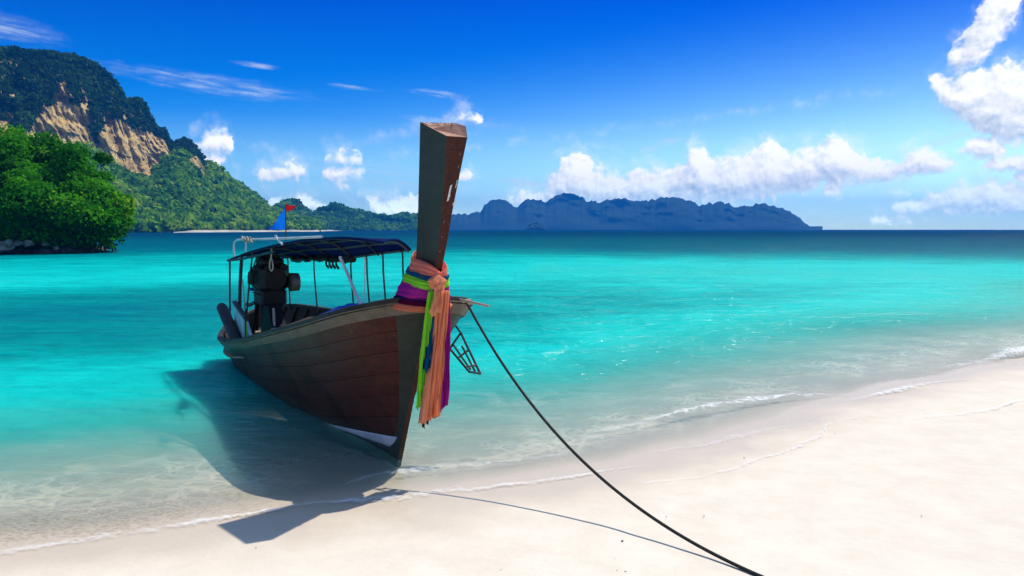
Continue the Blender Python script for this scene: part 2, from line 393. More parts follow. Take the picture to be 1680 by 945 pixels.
# ------------------------------------------------------------------ the sea
def build_sea():
    an = ang_list(-1.62, 1.62); rr = RADS[RADS > 2.6]; x, y = polar(an, rr)
    dep = np.clip(-ground_z(x, y), 0, None)
    r = np.hypot(x, y); amp = np.clip(dep, 0, 0.35) / 0.35 * np.clip(1.4 - r / 90, 0, 1)
    z = 0.014 * amp * (fbm(x * 0.55 + y * 0.25, y * 1.1, 0, 3, 21) + 0.6 * np.sin(0.9 * (y - 0.55 * x) + 2.2 * fbm(x * .12, y * .12, 0, 2, 4)))
    V = np.stack([x, y, z], -1).reshape(-1, 3); me = np_mesh('sea', V, grid_faces(*x.shape))
    add_attr(me, 'depth', dep)
    o = link('sea', me); tag(o, kind='structure')
    m, t, out = new_mat('sea_water'); co = pos_co(t); dp = t.attr('depth')
    dn = t.math('MULTIPLY', dp, t.lin(t.noise(co, 0.22, 3, 0.5), 0.25, 0.75, 0.82, 1.18))
    lg = t.math('DIVIDE', t.math('LOGARITHM', t.math('MULTIPLY_ADD', dn, 1.0, 1.0), math.e), 3.2)   # ln(1+d)/3.2
    def P(d): return math.log(1 + d) / 3.2
    strk = t.noise(t.vmath('MULTIPLY', co, (0.22, 1, 1)), 0.55, 5, 0.62, dist=0.4); strk2 = t.noise(t.vmath('MULTIPLY', co, (0.4, 1.3, 1)), 1.9, 4, 0.6)
    lg = t.math('MULTIPLY', lg, t.math('ADD', t.lin(strk, 0.3, 0.7, 0.84, 1.16), t.lin(strk2, 0.3, 0.7, -0.10, 0.10)))
    body = t.ramp(lg, [(0, (0.38, 0.62, 0.53)), (P(0.16), (0.22, 0.60, 0.52)), (P(0.40), (0.050, 0.57, 0.48)), (P(0.72), (0.004, 0.60, 0.53)), (P(1.1), (0.001, 0.42, 0.385)),
                        (P(1.7), (0.0, 0.25, 0.245)), (P(3.2), (0.0, 0.145, 0.19)), (P(6), (0.0, 0.09, 0.14)), (P(14), (0.0, 0.040, 0.095)), (1, (0.0, 0.03, 0.085))])
    opac = t.math('SUBTRACT', 1.0, t.math('EXPONENT', t.math('MULTIPLY', t.math('POWER', dp, 1.3), -3.3)))
    # caustic net: bright lines of focused sunlight painted into the water's transparent tint
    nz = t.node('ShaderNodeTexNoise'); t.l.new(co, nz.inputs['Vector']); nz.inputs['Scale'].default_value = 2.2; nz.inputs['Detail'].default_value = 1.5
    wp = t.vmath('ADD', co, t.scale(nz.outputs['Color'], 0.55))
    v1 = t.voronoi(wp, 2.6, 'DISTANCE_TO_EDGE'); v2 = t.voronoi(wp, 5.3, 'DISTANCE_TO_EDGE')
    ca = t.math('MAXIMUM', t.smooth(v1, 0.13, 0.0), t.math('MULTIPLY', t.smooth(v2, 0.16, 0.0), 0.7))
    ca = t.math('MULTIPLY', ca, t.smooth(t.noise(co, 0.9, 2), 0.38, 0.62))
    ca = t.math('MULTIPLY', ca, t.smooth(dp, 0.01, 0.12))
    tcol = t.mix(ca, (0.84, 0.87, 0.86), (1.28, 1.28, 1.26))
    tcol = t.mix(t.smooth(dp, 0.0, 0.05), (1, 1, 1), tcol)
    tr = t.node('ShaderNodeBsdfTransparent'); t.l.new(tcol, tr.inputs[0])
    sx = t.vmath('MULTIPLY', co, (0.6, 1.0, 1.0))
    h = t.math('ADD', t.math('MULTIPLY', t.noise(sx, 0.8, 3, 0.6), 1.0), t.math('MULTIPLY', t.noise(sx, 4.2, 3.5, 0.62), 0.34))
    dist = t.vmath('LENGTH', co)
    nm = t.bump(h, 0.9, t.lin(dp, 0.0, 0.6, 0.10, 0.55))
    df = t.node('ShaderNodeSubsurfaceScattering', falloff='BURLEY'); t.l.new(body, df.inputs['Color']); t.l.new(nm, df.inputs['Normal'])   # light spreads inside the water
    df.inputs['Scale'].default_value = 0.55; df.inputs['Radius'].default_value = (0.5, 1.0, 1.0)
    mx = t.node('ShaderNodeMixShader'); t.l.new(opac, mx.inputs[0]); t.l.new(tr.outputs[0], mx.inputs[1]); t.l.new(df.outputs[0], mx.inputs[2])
    gl = t.node('ShaderNodeBsdfGlossy'); gl.inputs['Roughness'].default_value = 0.12; t.l.new(nm, gl.inputs['Normal'])
    fr = t.node('ShaderNodeFresnel'); fr.inputs['IOR'].default_value = 1.33; t.l.new(nm, fr.inputs['Normal'])
    fac = t.math('MINIMUM', t.math('MULTIPLY', fr.outputs[0], 0.8), t.smooth(dist, 15, 90, 0.085, 0.03))
    fac = t.math('MULTIPLY', fac, t.smooth(dp, 0.0, 0.06))
    m2 = t.node('ShaderNodeMixShader'); t.l.new(fac, m2.inputs[0]); t.l.new(mx.outputs[0], m2.inputs[1]); t.l.new(gl.outputs[0], m2.inputs[2])
    t.l.new(m2.outputs[0], out.inputs[0]); me.materials.append(m)
build_sea()
# ------------------------------------------------------------------ foliage helpers
def leaf_quads(C, N, size, rng, aspect=0.7):
    """C (n,3) centres, N (n,3) rough normals, size (n,) -> verts (4n,3), faces"""
    n = len(C); r = rng.normal(size=(n, 3)); Nn = N / (np.linalg.norm(N, axis=1, keepdims=True) + 1e-9)
    a = np.cross(Nn, r); a /= (np.linalg.norm(a, axis=1, keepdims=True) + 1e-9); b2 = np.cross(Nn, a)
    s = np.asarray(size).reshape(-1, 1)
    V = np.stack([C - a * s, C + b2 * s * aspect - Nn * s * 0.18, C + a * s, C - b2 * s * aspect - Nn * s * 0.18], 1).reshape(-1, 3)
    return V, np.arange(4 * n).reshape(n, 4)
def foliage_mat(name, stops, trans=0.35, bumpy=False):
    """stops: colour ramp over the per-leaf attribute 'hue'"""
    m, t, out = new_mat(name); h = t.attr('hue'); col = t.ramp(h, stops)
    df = t.node('ShaderNodeBsdfDiffuse'); t.l.new(col, df.inputs[0])
    tl = t.node('ShaderNodeBsdfTranslucent'); t.l.new(t.mix(1.0, col, (1.25, 1.25, 0.55), 'MULTIPLY'), tl.inputs[0])
    mx = t.node('ShaderNodeMixShader'); mx.inputs[0].default_value = trans
    t.l.new(df.outputs[0], mx.inputs[1]); t.l.new(tl.outputs[0], mx.inputs[2]); t.l.new(mx.outputs[0], out.inputs[0]); return m
M_LEAF = foliage_mat('mangrove_leaf', [(0, (0.016, 0.10, 0.006)), (0.4, (0.035, 0.21, 0.008)), (0.75, (0.085, 0.34, 0.012)), (1, (0.24, 0.42, 0.03))], 0.45)
M_FOREST = foliage_mat('forest_leaf', [(0, (0.020, 0.075, 0.018)), (0.5, (0.085, 0.25, 0.010)), (0.85, (0.22, 0.42, 0.012)), (1, (0.32, 0.44, 0.03))], 0.38)
M_SCRUB = foliage_mat('cliff_scrub_leaf', [(0, (0.014, 0.042, 0.010)), (0.6, (0.032, 0.090, 0.016)), (1, (0.065, 0.14, 0.024))], 0.25)
def canopy(name, centers, radii, hues, mat, rng, per=34, leaf=0.42, squash=0.8):
    """a wood: each crown is a ragged shell of leaf clumps round a dark core"""
    n = len(centers); u = rng.normal(size=(n, per, 3)); u[..., 2] = np.abs(u[..., 2]) * 0.9 - 0.35; u /= np.linalg.norm(u, axis=2, keepdims=True)
    lump = 0.72 + 0.42 * rng.random((n, per, 1))
    C = centers[:, None, :] + u * radii[:, None, None] * lump * np.array([1, 1, squash]); N = u + rng.normal(size=u.shape) * 0.45
    sz = radii[:, None] * leaf * (0.6 + 0.8 * rng.random((n, per)))
    V, Fc = leaf_quads(C.reshape(-1, 3), N.reshape(-1, 3), sz.ravel(), rng, 0.8)
    me = np_mesh(name, V, Fc, False)
    hue = np.clip(hues[:, None] + rng.normal(size=(n, per)) * 0.10, 0, 1)
    add_attr(me, 'hue', np.repeat(hue.ravel(), 4)); me.materials.append(mat)
    return me
def crag(nu, nv, seed, x, y, z, amp, fx, fz):
    return amp * (fbm(x * fx, y * fx, z * fz, 5, seed, 0.55))

# ------------------------------------------------------------------ limestone headland on the left
HEAD_TOP = [(-420, 110), (-200, 84), (-60, 86), (0, 90), (30, 92), (60, 95), (100, 97), (140, 104), (165, 113), (185, 128), (198, 145), (206, 158), (215, 172), (226, 170), (238, 170), (246, 180), (250, 200), (262, 213), (276, 220),
            (282, 240), (292, 246), (299, 240), (306, 232), (316, 238), (326, 250), (338, 268), (360, 284), (380, 298), (410, 320), (440, 342), (470, 358), (520, 368)]
CLIFF_FOOT = [(-420, 250), (-60, 240), (0, 250), (50, 246), (100, 246), (150, 250), (165, 264), (200, 288), (232, 299), (247, 300), (262, 288), (285, 262), (300, 254), (320, 272), (338, 276), (345, 280)]
HEAD_DIST = [(-420, 340), (-150, 430), (0, 480), (150, 560), (280, 650), (440, 780), (520, 860)]
VEG_EDGE = [(-420, 215), (-60, 205), (0, 205), (14, 196), (26, 190), (36, 236), (50, 228), (62, 205), (78, 190), (95, 172), (108, 148), (116, 140), (122, 150), (130, 188), (139, 176), (147, 152), (153, 170), (160, 240), (166, 246), (176, 196), (186, 192),
            (194, 205), (206, 206), (211, 186), (217, 214), (228, 226), (240, 222), (252, 226), (264, 238), (274, 236), (284, 262), (300, 262), (308, 262), (324, 262), (340, 285)]
def head_fun(tab): xs, ys = zip(*tab); return lambda q: np.interp(q, xs, ys)
h_top, h_foot, h_dist, h_veg = [head_fun(q) for q in (HEAD_TOP, CLIFF_FOOT, HEAD_DIST, VEG_EDGE)]
def to_world(px, py, dist):
    """point seen at bearing px and height angle py, at horizontal distance dist"""
    bx = (px - 840) / FPX; c = 1 / np.sqrt(1 + bx * bx)
    return dist * bx * c, dist * c, CAMZ + (HOR - py) / FPX * dist * c
def build_headland():
    px = np.concatenate([np.arange(-420, -40, 8.0), np.arange(-40, 360, 1.6), np.arange(360, 521, 4.0)]); n = len(px)
    top, foot, D = h_top(px), h_foot(px), h_dist(px)
    foot = np.maximum(np.minimum(foot, 370), top + 4)
    base = np.full(n, 381.0)
    nosheer = sstep(px, 300, 350)
    foot = foot * (1 - nosheer) + (top + (base - top) * 0.35) * nosheer
    rows = []; K1, K2 = 40, 90
    for k in range(K1):        # wooded slope from the water up to the foot of the cliff
        u = k / (K1 - 1); rows.append((base + (foot - base) * (u ** 0.9), D + 130 * u))
    for k in range(1, K2):     # rock wall
        u = k / (K2 - 1); rows.append((foot + (top - foot) * u, D + 130 + 58 * u + 8 * nosheer * u))
    for k in range(1, 14):     # rounded top and back
        u = k / 13; rows.append((top + np.maximum(300 - top, 6) * u ** 2.2, D + 196 + 300 * u))
    PY = np.stack([r[0] for r in rows], 1); DD = np.stack([r[1] for r in rows], 1); PXX = np.repeat(px[:, None], PY.shape[1], 1)
    kk = np.arange(PY.shape[1]); cl = np.exp(-((kk - (K1 + 40)) / 38.0) ** 4)[None, :] * (1 - 0.8 * nosheer)[:, None]
    x, y, z = to_world(PXX, PY, DD)
    # buttresses, gullies, ledges: push the wall in and out along the line of sight
    but = 20 * (np.abs(fbm(x * 0.035, y * 0.035, z * 0.004, 2, 31)) - .4) + 9 * (np.abs(fbm(x * 0.13, y * 0.13, z * 0.012, 3, 33)) - .4) + 3 * fbm(x * 0.25, y * 0.25, z * 0.11, 3, 35) + 1.6 * fbm(x * 0.7, y * 0.7, z * 0.25, 2, 36)
    ledge = 4 * np.sign(vnoise(x * 0.01, y * 0.01, z * 0.13, 37)) * np.abs(vnoise(x * 0.02, y * 0.02, z * 0.13, 37)) ** 0.5
    DD = DD + cl * (but + ledge) + (1 - cl) * 5 * fbm(x * 0.03, y * 0.03, z * 0.03, 3, 39)
    x, y, z = to_world(PXX, PY, DD)
    V = np.stack([x, y, z], -1).reshape(-1, 3); me = np_mesh('limestone_cliff', V, grid_faces(*x.shape), True)
    add_attr(me, 'rock', np.broadcast_to(cl, x.shape))
    o = link('limestone_cliff', me); tag(o, kind='structure')
    m, t, out = new_mat('limestone'); co = pos_co(t)
    str_ = t.noise(t.vmath('MULTIPLY', co, (1, 1, 0.07)), 0.20, 6, 0.68); blk = t.noise(co, 0.05, 6, 0.65); fine = t.noise(co, 0.5, 5, 0.7)
    rock = t.ramp(t.math('ADD', t.math('MULTIPLY', blk, 0.6), t.math('MULTIPLY', str_, 0.4)), [(0.30, (0.20, 0.14, 0.09)), (0.40, (0.62, 0.38, 0.12)), (0.48, (0.90, 0.61, 0.21)), (0.62, (0.95, 0.69, 0.27)), (0.72, (0.78, 0.56, 0.25))])
    rock = t.mix(t.math('MULTIPLY', t.smooth(fine, 0.55, 0.72), 0.5), rock, (0.24, 0.17, 0.12))
    rock = t.mix(t.math('MULTIPLY', t.smooth(t.noise(t.vmath('MULTIPLY', co, (1, 1, 0.05)), 0.33, 4, 0.6), 0.56, 0.68), 0.65), rock, (0.13, 0.10, 0.08))
    crk = t.voronoi(t.vmath('MULTIPLY', t.vmath('ADD', co, t.scale(t.node('ShaderNodeTexNoise').outputs['Color'], 0.0)), (1, 1, 0.55)), 0.11, 'DISTANCE_TO_EDGE')
    rock = t.mix(t.math('MULTIPLY', t.smooth(crk, 0.06, 0.0), 0.55), rock, (0.15, 0.10, 0.07))
    soil = t.mix(fine, (0.03, 0.075, 0.02), (0.06, 0.12, 0.03))
    col = t.mix(t.smooth(t.attr('rock'), 0.15, 0.5), soil, rock)
    t.l.new(pbr(t, col, 0.9, t.bump(t.math('ADD', str_, t.math('MULTIPLY', fine, 0.5)), 0.9, 6.0), 0.1), out.inputs[0]); me.materials.append(m)
    # woods on the slope
    rng = np.random.default_rng(11)
    def sample(mask_fun, count, rmin, rmax, hue0, hue1, up):
        i = rng.integers(0, x.shape[0] - 1, count * 9); j = rng.integers(0, x.shape[1] - 1, count * 9)
        # area weights
        ax = np.stack([x[i + 1, j] - x[i, j], y[i + 1, j] - y[i, j], z[i + 1, j] - z[i, j]], -1); bx = np.stack([x[i, j + 1] - x[i, j], y[i, j + 1] - y[i, j], z[i, j + 1] - z[i, j]], -1)
        ar = np.linalg.norm(np.cross(ax, bx), axis=1); ok = mask_fun(PXX[i, j], PY[i, j], j, x[i, j], y[i, j], z[i, j]) & (rng.random(len(i)) < ar / np.percentile(ar, 92))
        i, j = i[ok][:count], j[ok][:count]
        P = np.stack([x[i, j], y[i, j], z[i, j]], -1) + rng.normal(size=(len(i), 3)) * 1.2
        R_ = rmin + (rmax - rmin) * rng.random(len(i)) ** 1.5; P[:, 2] += up * R_
        patch = fbm(P[:, 0] * 0.025, P[:, 1] * 0.025, P[:, 2] * 0.03, 3, 51)
        return P, R_, np.clip(hue0 + (hue1 - hue0) * (0.5 + 0.45 * patch + 0.28 * rng.normal(size=len(i))), 0, 1)
    vis = lambda a: (a > -130)
    P, R_, H = sample(lambda a, b2, j, X, Y, Z: vis(a) & (((j < K1 + 3) & (a < 345)) | ((a >= 345) & (j < K1 + K2))) & (Z > 0.8), 9500, 2.4, 5.8, 0.25, 1.0, 0.35)
    tag(link('hillside_forest', canopy('hillside_forest', P, R_, H, M_FOREST, rng)), 'dense green tropical forest covering the slope below the limestone cliff', 'forest', kind='stuff')
    P, R_, H = sample(lambda a, b2, j, X, Y, Z: vis(a) & (a < 350) & (j >= K1 - 2) & (j < K1 + K2 + 6) & (b2 < h_veg(a) - 9 + 8 * vnoise(a * 0.15, b2 * 0.15, 0, 61)), 22000, 1.2, 3.2, 0.0, 1.0, 0.0)
    tag(link('cliff_top_scrub', canopy('cliff_top_scrub', P, R_, H, M_SCRUB, rng, 22)), 'dark green scrub hanging over the top of the limestone cliff', 'scrub', kind='stuff')
build_headland()

def build_ridge(name, prof, dist, thick, step, mat, seed, rough, base_py, forest=None, rel=1.0):
    xs, ys = zip(*prof); px = np.arange(xs[0], xs[-1] + 0.1, step); top = np.interp(px, xs, ys) + rough * fbm(px * 0.16, px * 0, 0, 5, seed, .6)
    d0 = dist(px); rows = []; K = 26
    for k in range(K): u = k / (K - 1); rows.append((base_py + (top - base_py) * u ** 0.8, d0 + thick * u))
    for k in range(1, 8): u = k / 7; rows.append((top + (base_py - 6 - top) * u ** 1.6, d0 + thick + thick * 1.6 * u))
    PY = np.stack([r[0] for r in rows], 1); DD = np.stack([r[1] for r in rows], 1); X = np.repeat(px[:, None], PY.shape[1], 1)
    x, y, z = to_world(X, PY, DD); s = thick
    w = np.sin(np.linspace(0, math.pi, PY.shape[1]))[None, :]
    DD = DD + w * s * rel * (0.55 * fbm(x / s * 1.3, y / s * 1.3, z / s * 0.5, 4, seed + 3) + 0.25 * fbm(x / s * 5, y / s * 5, z / s * 2, 3, seed + 5))
    x, y, z = to_world(X, PY, DD)
    me = np_mesh(name, np.stack([x, y, z], -1).reshape(-1, 3), grid_faces(*x.shape)); me.materials.append(mat)
    o = link(name, me); tag(o, kind='structure')
    if forest:
        rng = np.random.default_rng(seed); cnt, r0, r1, lab, fname = forest
        i = rng.integers(0, x.shape[0], cnt); j = rng.integers(0, K + 1, cnt); P = np.stack([x[i, j], y[i, j], z[i, j] + r0 * 0.3], -1) + rng.normal(size=(cnt, 3)) * (2.5, 2.5, 0.6)
        H = np.clip(0.45 + 0.35 * fbm(P[:, 0] * 0.012, P[:, 1] * 0.012, P[:, 2] * 0.02, 3, seed) + 0.15 * rng.normal(size=cnt), 0, 1)
        tag(link(fname, canopy(fname, P, r0 + (r1 - r0) * rng.random(cnt), H, M_FOREST, rng, 16, 0.5)), lab, 'forest', kind='stuff')
M_HILL = varied('wooded_hill', (0.022, 0.06, 0.018), (0.05, 0.11, 0.03), 0.02, 0.95, spec=0.05)
build_ridge('low_hills', [(425, 372), (440, 352), (455, 345), (470, 334), (486, 333), (500, 346), (512, 355), (530, 345), (548, 339), (572, 343), (592, 351), (620, 355), (650, 358), (664, 353), (684, 356), (705, 364), (730, 374)],
            lambda q: 1150 + (q - 425) * 1.2, 110, 2.0, M_HILL, 71, 2.2, 379.0, (3600, 3.5, 6.5, 'low green wooded hills behind the white strip of far beach', 'far_forest'))
# bright strip of sand along the foot of the hills
def build_far_beach():
    px = np.arange(286, 596, 3.0); P = []
    for k, (py, off) in enumerate(((381.0, -26), (379.4, -10), (378.0, 0), (377.2, 10))):
        d = np.interp(px, (286, 430, 520, 560, 700), (640, 752, 835, 1240, 1415)) + off; w = 0.7 * fbm(px * 0.05, px * 0, 0, 4, 3) + .4
        tp = sstep(px, 286, 330) * (1 - sstep(px, 540, 596)); x, y, z = to_world(px, 381.6 + (py - 381.6 + (w if 0 < k else 0.6)) * (.25 + .75 * tp), d); P.append(np.stack([x, y, z], -1))
    P = np.stack(P, 1); me = np_mesh('far_beach', P.reshape(-1, 3), grid_faces(len(px), 4)); me.materials.append(varied('far_sand', (0.60, 0.55, 0.46), (0.34, 0.33, 0.24), 0.035, 0.9))
    tag(link('far_beach', me), kind='structure')
build_far_beach()
M_ISLE = varied('distant_karst', (0.022, 0.045, 0.030), (0.034, 0.058, 0.040), 0.008, 0.95, spec=0.05)
build_ridge('distant_island', [(640, 372), (670, 364), (690, 360), (715, 357), (730, 352), (752, 350), (766, 351), (788, 348), (796, 336), (806, 329), (818, 328), (832, 331), (848, 341), (855, 332), (866, 328), (886, 329), (893, 333), (905, 325), (922, 319), (938, 318), (952, 323),
            (964, 332), (988, 330), (1004, 326), (1024, 326), (1048, 330), (1080, 326), (1094, 325), (1112, 323), (1128, 330), (1146, 337), (1165, 334), (1180, 331), (1194, 335), (1206, 340), (1226, 338), (1242, 335), (1266, 337), (1288, 345), (1304, 351), (1314, 362), (1324, 369), (1338, 374), (1348, 377)],
            lambda q: 2900 + 0 * q, 260, 1.5, M_ISLE, 81, 2.0, 377.2, rel=.38)
build_ridge('small_islet', [(862, 376), (866, 370), (872, 366), (880, 365), (888, 367), (893, 372), (896, 376.5)], lambda q: 2300 + 0 * q, 30, 0.7, M_ISLE, 91, 0.5, 377.4)
tag(bpy.data.objects['small_islet'], kind='structure')

# ------------------------------------------------------------------ rocky point with mangrove trees on the left
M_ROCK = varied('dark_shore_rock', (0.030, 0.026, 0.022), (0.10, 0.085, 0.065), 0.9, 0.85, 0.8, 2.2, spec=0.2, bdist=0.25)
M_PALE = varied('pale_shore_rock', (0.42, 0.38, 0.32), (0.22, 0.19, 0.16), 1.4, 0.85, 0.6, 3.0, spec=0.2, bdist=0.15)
M_BARK = varied('mangrove_bark', (0.05, 0.04, 0.03), (0.12, 0.10, 0.075), 2.0, 0.9, 0.7, 6, stretch=(1, 1, 0.25), bdist=0.06)
TD = 95.0
def build_point():
    # low dark bank the trees grow on
    u = np.linspace(0, 1, 70); v = np.linspace(0, 1, 26); U_, V_ = np.meshgrid(u, v, indexing='ij')
    px = -260 + (188 + 260) * U_; edge = np.interp(px, (-260, 0, 90, 150, 175, 188), (1, 1, 0.95, 0.6, 0.25, 0.0))
    D = TD - 4 + 16 * V_ + 3 * sstep(px, 90, 188); zz = (np.sin(np.clip(V_ * 1.5, 0, 1) * math.pi / 2) * 1.75 + 0.5 * fbm(px * 0.05, V_ * 6, 0, 4, 7)) * edge - 0.35
    bx = (px - 840) / FPX; c = 1 / np.sqrt(1 + bx * bx); x, y = D * bx * c, D * c
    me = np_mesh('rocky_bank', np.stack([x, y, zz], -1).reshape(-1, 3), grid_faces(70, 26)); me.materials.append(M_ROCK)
    tag(link('rocky_bank', me), kind='structure')
    rng = np.random.default_rng(5); random.seed(5)
    def rock(px, D, r, mat, lab, grp, sq=0.6):
        import bmesh
        bm = bmesh.new(); bmesh.ops.create_icosphere(bm, subdivisions=2, radius=1); sd = random.uniform(0, 99)
        sx, sy, sz = random.uniform(.8, 1.5), random.uniform(.7, 1.1), sq * random.uniform(.7, 1.15)
        for w in bm.verts:
            k = 1 + 0.42 * mnoise.noise(w.co * 1.3 + Vector((sd, 0, 0))) + 0.2 * mnoise.noise(w.co * 3.1 + Vector((0, sd, 0)))
            w.co = Vector((w.co.x * sx, w.co.y * sy, w.co.z * sz)) * k * r
        me = bpy.data.meshes.new('shore_rock'); bm.to_mesh(me); bm.free(); me.materials.append(mat)
        o = link('shore_rock', me); bx = (px - 840) / FPX; c = 1 / math.sqrt(1 + bx * bx)
        o.location = (D * bx * c, D * c, max(0.0, r * 0.18)); o.rotation_euler = (0, 0, random.uniform(0, 6)); tag(o, lab, 'rock', grp); return o
    for k in range(40):
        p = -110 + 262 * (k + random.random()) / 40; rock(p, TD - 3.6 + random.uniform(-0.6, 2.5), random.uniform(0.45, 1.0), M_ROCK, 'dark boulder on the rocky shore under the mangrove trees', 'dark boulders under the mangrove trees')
    for p, r in ((150, .55), (157, .62), (163, .5), (170, .42), (176, .30), (183, .22), (190, .16)):
        rock(p, TD - 2.2 + random.uniform(-.5, .5), r, M_ROCK, 'small dark rock trailing off the tip of the rocky point', 'rocks trailing off the point', 0.5)
    for p, r, z, lab in ((2, .95, .9, 'largest pale rock, at the left edge under the mangroves'), (14, .6, 1.3, 'pale rock second from the left edge on the dark bank'), (30, .42, 1.3, 'pale rock under the sloping driftwood branch'),
                         (48, .5, 1.3, 'pale rock beside the short driftwood log'), (76, .36, 1.2, 'small pale rock right of the short driftwood log'), (92, .4, .6, 'pale rock lowest on the bank, nearest the water')):
        o = rock(p, TD - 4.2, r, M_PALE, lab, 'pale rocks on the bank', 0.75); o.location.z = z * 0.8
    # driftwood
    for k, (p0, p1, z0, z1, lab) in enumerate(((14, 30, 1.9, 1.2, 'bleached driftwood branch sloping over the pale rocks'), (40, 56, 1.3, 1.7, 'short bleached driftwood log beside the mangrove roots'))):
        A = np.array([TD * (p0 - 840) / FPX * .86, TD * .83, z0]); B = np.array([TD * (p1 - 840) / FPX * .86, TD * .835, z1])
        b_ = MB().tube(smooth_path([A, (A + B) / 2 + (0, 0, .25), B], 4), [.16, .17, .17, .16, .15, .13, .11, .09, .06], 7)
        b_.tube([(A + B) / 2 + (0, 0, .2), (A * .3 + B * .7) + (.1, -.2, .7)], [.08, .03], 5)
        tag(b_.build('driftwood', M_PALE, smooth=True), lab, 'driftwood')
build_point()
def mangrove(px, D, h, rx, rz, seed, label, n_clump=70, per=300, hue=0.45, zc=None):
    rng = np.random.default_rng(seed); bx = (px - 840) / FPX; c = 1 / math.sqrt(1 + bx * bx)
    root = empty('mangrove_tree', (D * bx * c, D * c, 0.9)); tag(root, label, 'tree', 'mangrove trees on the rocky point')
    zc = zc or h - rz
    # trunk with limbs
    mb = MB(); lean = rng.normal(size=2) * 0.6
    P = smooth_path([(0, 0, -0.6), (lean[0] * .4, lean[1] * .4, h * .22), (lean[0], lean[1], h * .45), (lean[0] * 1.5, lean[1], h * .72)], 4)
    mb.tube(P, list(np.linspace(0.36, 0.12, len(P))), 8)
    for k in range(9):
        a = rng.uniform(0, 6.28); q = P[int(rng.integers(3, len(P) - 1))]; L = rng.uniform(.5, .95) * rx
        e = q + np.array([math.cos(a) * L, math.sin(a) * L, rng.uniform(.1, .5) * rz]); mb.tube(smooth_path([q, (q + e) / 2 + (0, 0, .5), e], 3), list(np.linspace(.15, .04, 7)), 6)
    for k in range(4):      # prop roots
        a = k * 0.9 + rng.uniform(0, .5); mb.tube(smooth_path([(0, 0, h * .16), (math.cos(a) * .5, math.sin(a) * .5, h * .08), (math.cos(a) * .9, math.sin(a) * .9, -0.9)], 3), [.09] * 7, 5)
    mb.build('trunk', M_BARK, root, True)
    # crown: clumps spread through the volume, leaves on each clump facing out and up
    u = rng.normal(size=(n_clump, 3)); u /= np.linalg.norm(u, axis=1, keepdims=True)
    rad = (0.45 + 0.68 * rng.random(n_clump) ** 0.7)[:, None]
    cc = u * rad * np.array([rx, rx, rz]); cc[:, 2] += zc
    cc += 0.35 * rng.normal(size=cc.shape)
    cr = rng.uniform(0.7, 1.75, n_clump) * (0.8 + 0.2 * (n_clump > 50))
    v = rng.normal(size=(n_clump, per, 3)); v[..., 2] = v[..., 2] * 0.8 + 0.35; v /= np.linalg.norm(v, axis=2, keepdims=True)
    rr_ = (0.45 + 0.65 * rng.random((n_clump, per, 1)) ** 0.6)
    C = cc[:, None, :] + v * rr_ * cr[:, None, None] * np.array([1.15, 1.15, .72])
    N = v * 0.8 + rng.normal(size=v.shape) * 0.6 + np.array([0, 0, .4])
    sz = rng.uniform(0.15, 0.30, (n_clump, per))
    V, Fc = leaf_quads(C.reshape(-1, 3), N.reshape(-1, 3), sz.ravel(), rng, 0.55)
    me = np_mesh('crown', V, Fc, False)
    hh = np.clip(hue + 0.20 * rng.normal(size=(n_clump, 1)) + 0.12 * rng.normal(size=(n_clump, per)), 0, 1)
    add_attr(me, 'hue', np.repeat(hh.ravel(), 4)); link('crown', me, root, M_LEAF)
mangrove(-60, 100, 10.4, 6.5, 4.6, 101, 'mangrove tree cut by the left edge of the picture', 52, 240, 0.5)
mangrove(8, 99, 11.4, 4.6, 4.4, 102, 'yellow-green mangrove tree, tallest of the clump at the left edge', 52, 260, 0.66)
mangrove(62, 98, 10.2, 4.4, 4.2, 103, 'broad mid-green mangrove tree second from the left edge', 54, 260, 0.42)
mangrove(116, 100, 10.6, 3.6, 3.6, 104, 'dark-topped mangrove tree right of the broad one below the cliff', 48, 250, 0.28)
mangrove(144, 96, 7.4, 3.3, 3.4, 105, 'bright mangrove tree leaning towards the open water', 48, 250, 0.55)
mangrove(176, 96, 5.2, 2.1, 2.3, 106, 'smallest mangrove tree at the water tip of the rocky point', 45, 250, 0.52)
mangrove(28, 93, 6.4, 4.2, 2.9, 107, 'low bushy mangrove in front of the tall yellow-green one', 54, 250, 0.48)
mangrove(92, 93, 6.0, 4.0, 2.8, 108, 'low spreading mangrove hanging over the dark bank', 54, 250, 0.46)
mangrove(134, 93.5, 4.2, 3.2, 1.9, 109, 'low dark mangrove bush at the foot of the bright leaning one', 60, 250, 0.30)

# ------------------------------------------------------------------ longtail boat (local frame: X aft, Y towards the near side, Z up)
KW = at_z(655, 753, 0.0); YAW = math.radians(120)
def frame(o): o.location = (KW[0], KW[1], 0); o.rotation_euler = (0, 0, YAW); return o
_cb, _sb = math.cos(YAW), math.sin(YAW)
def BW(s, n, z): return np.array([KW[0] + s * _cb - n * _sb, KW[1] + s * _sb + n * _cb, z])
def to_local(p): dx, dy = p[0] - KW[0], p[1] - KW[1]; return np.array([dx * _cb + dy * _sb, -dx * _sb + dy * _cb, p[2]])
I_ = lambda x, tab: float(np.interp(x, [a for a, _ in tab], [b2 for _, b2 in tab]))
HB = [(-.80, .0), (-.74, .09), (-.62, .22), (-.4, .42), (-.15, .545), (0, .60), (.5, .68), (1.4, .74), (2.4, .77), (4, .76), (5.8, .68), (7.0, .55), (7.5, .42), (7.7, .26)]
ZN = [(-.80, 1.73), (-.6, 1.70), (0, 1.56), (.6, 1.42), (1.4, 1.26), (2.4, 1.08), (4, .80), (5.8, .56), (7.0, .47), (7.7, .56)]
ZF = [(-.80, 1.73), (-.6, 1.69), (0, 1.57), (1.4, 1.34), (3, 1.17), (4.6, 1.09), (6.4, 1.04), (7.7, 0.92)]
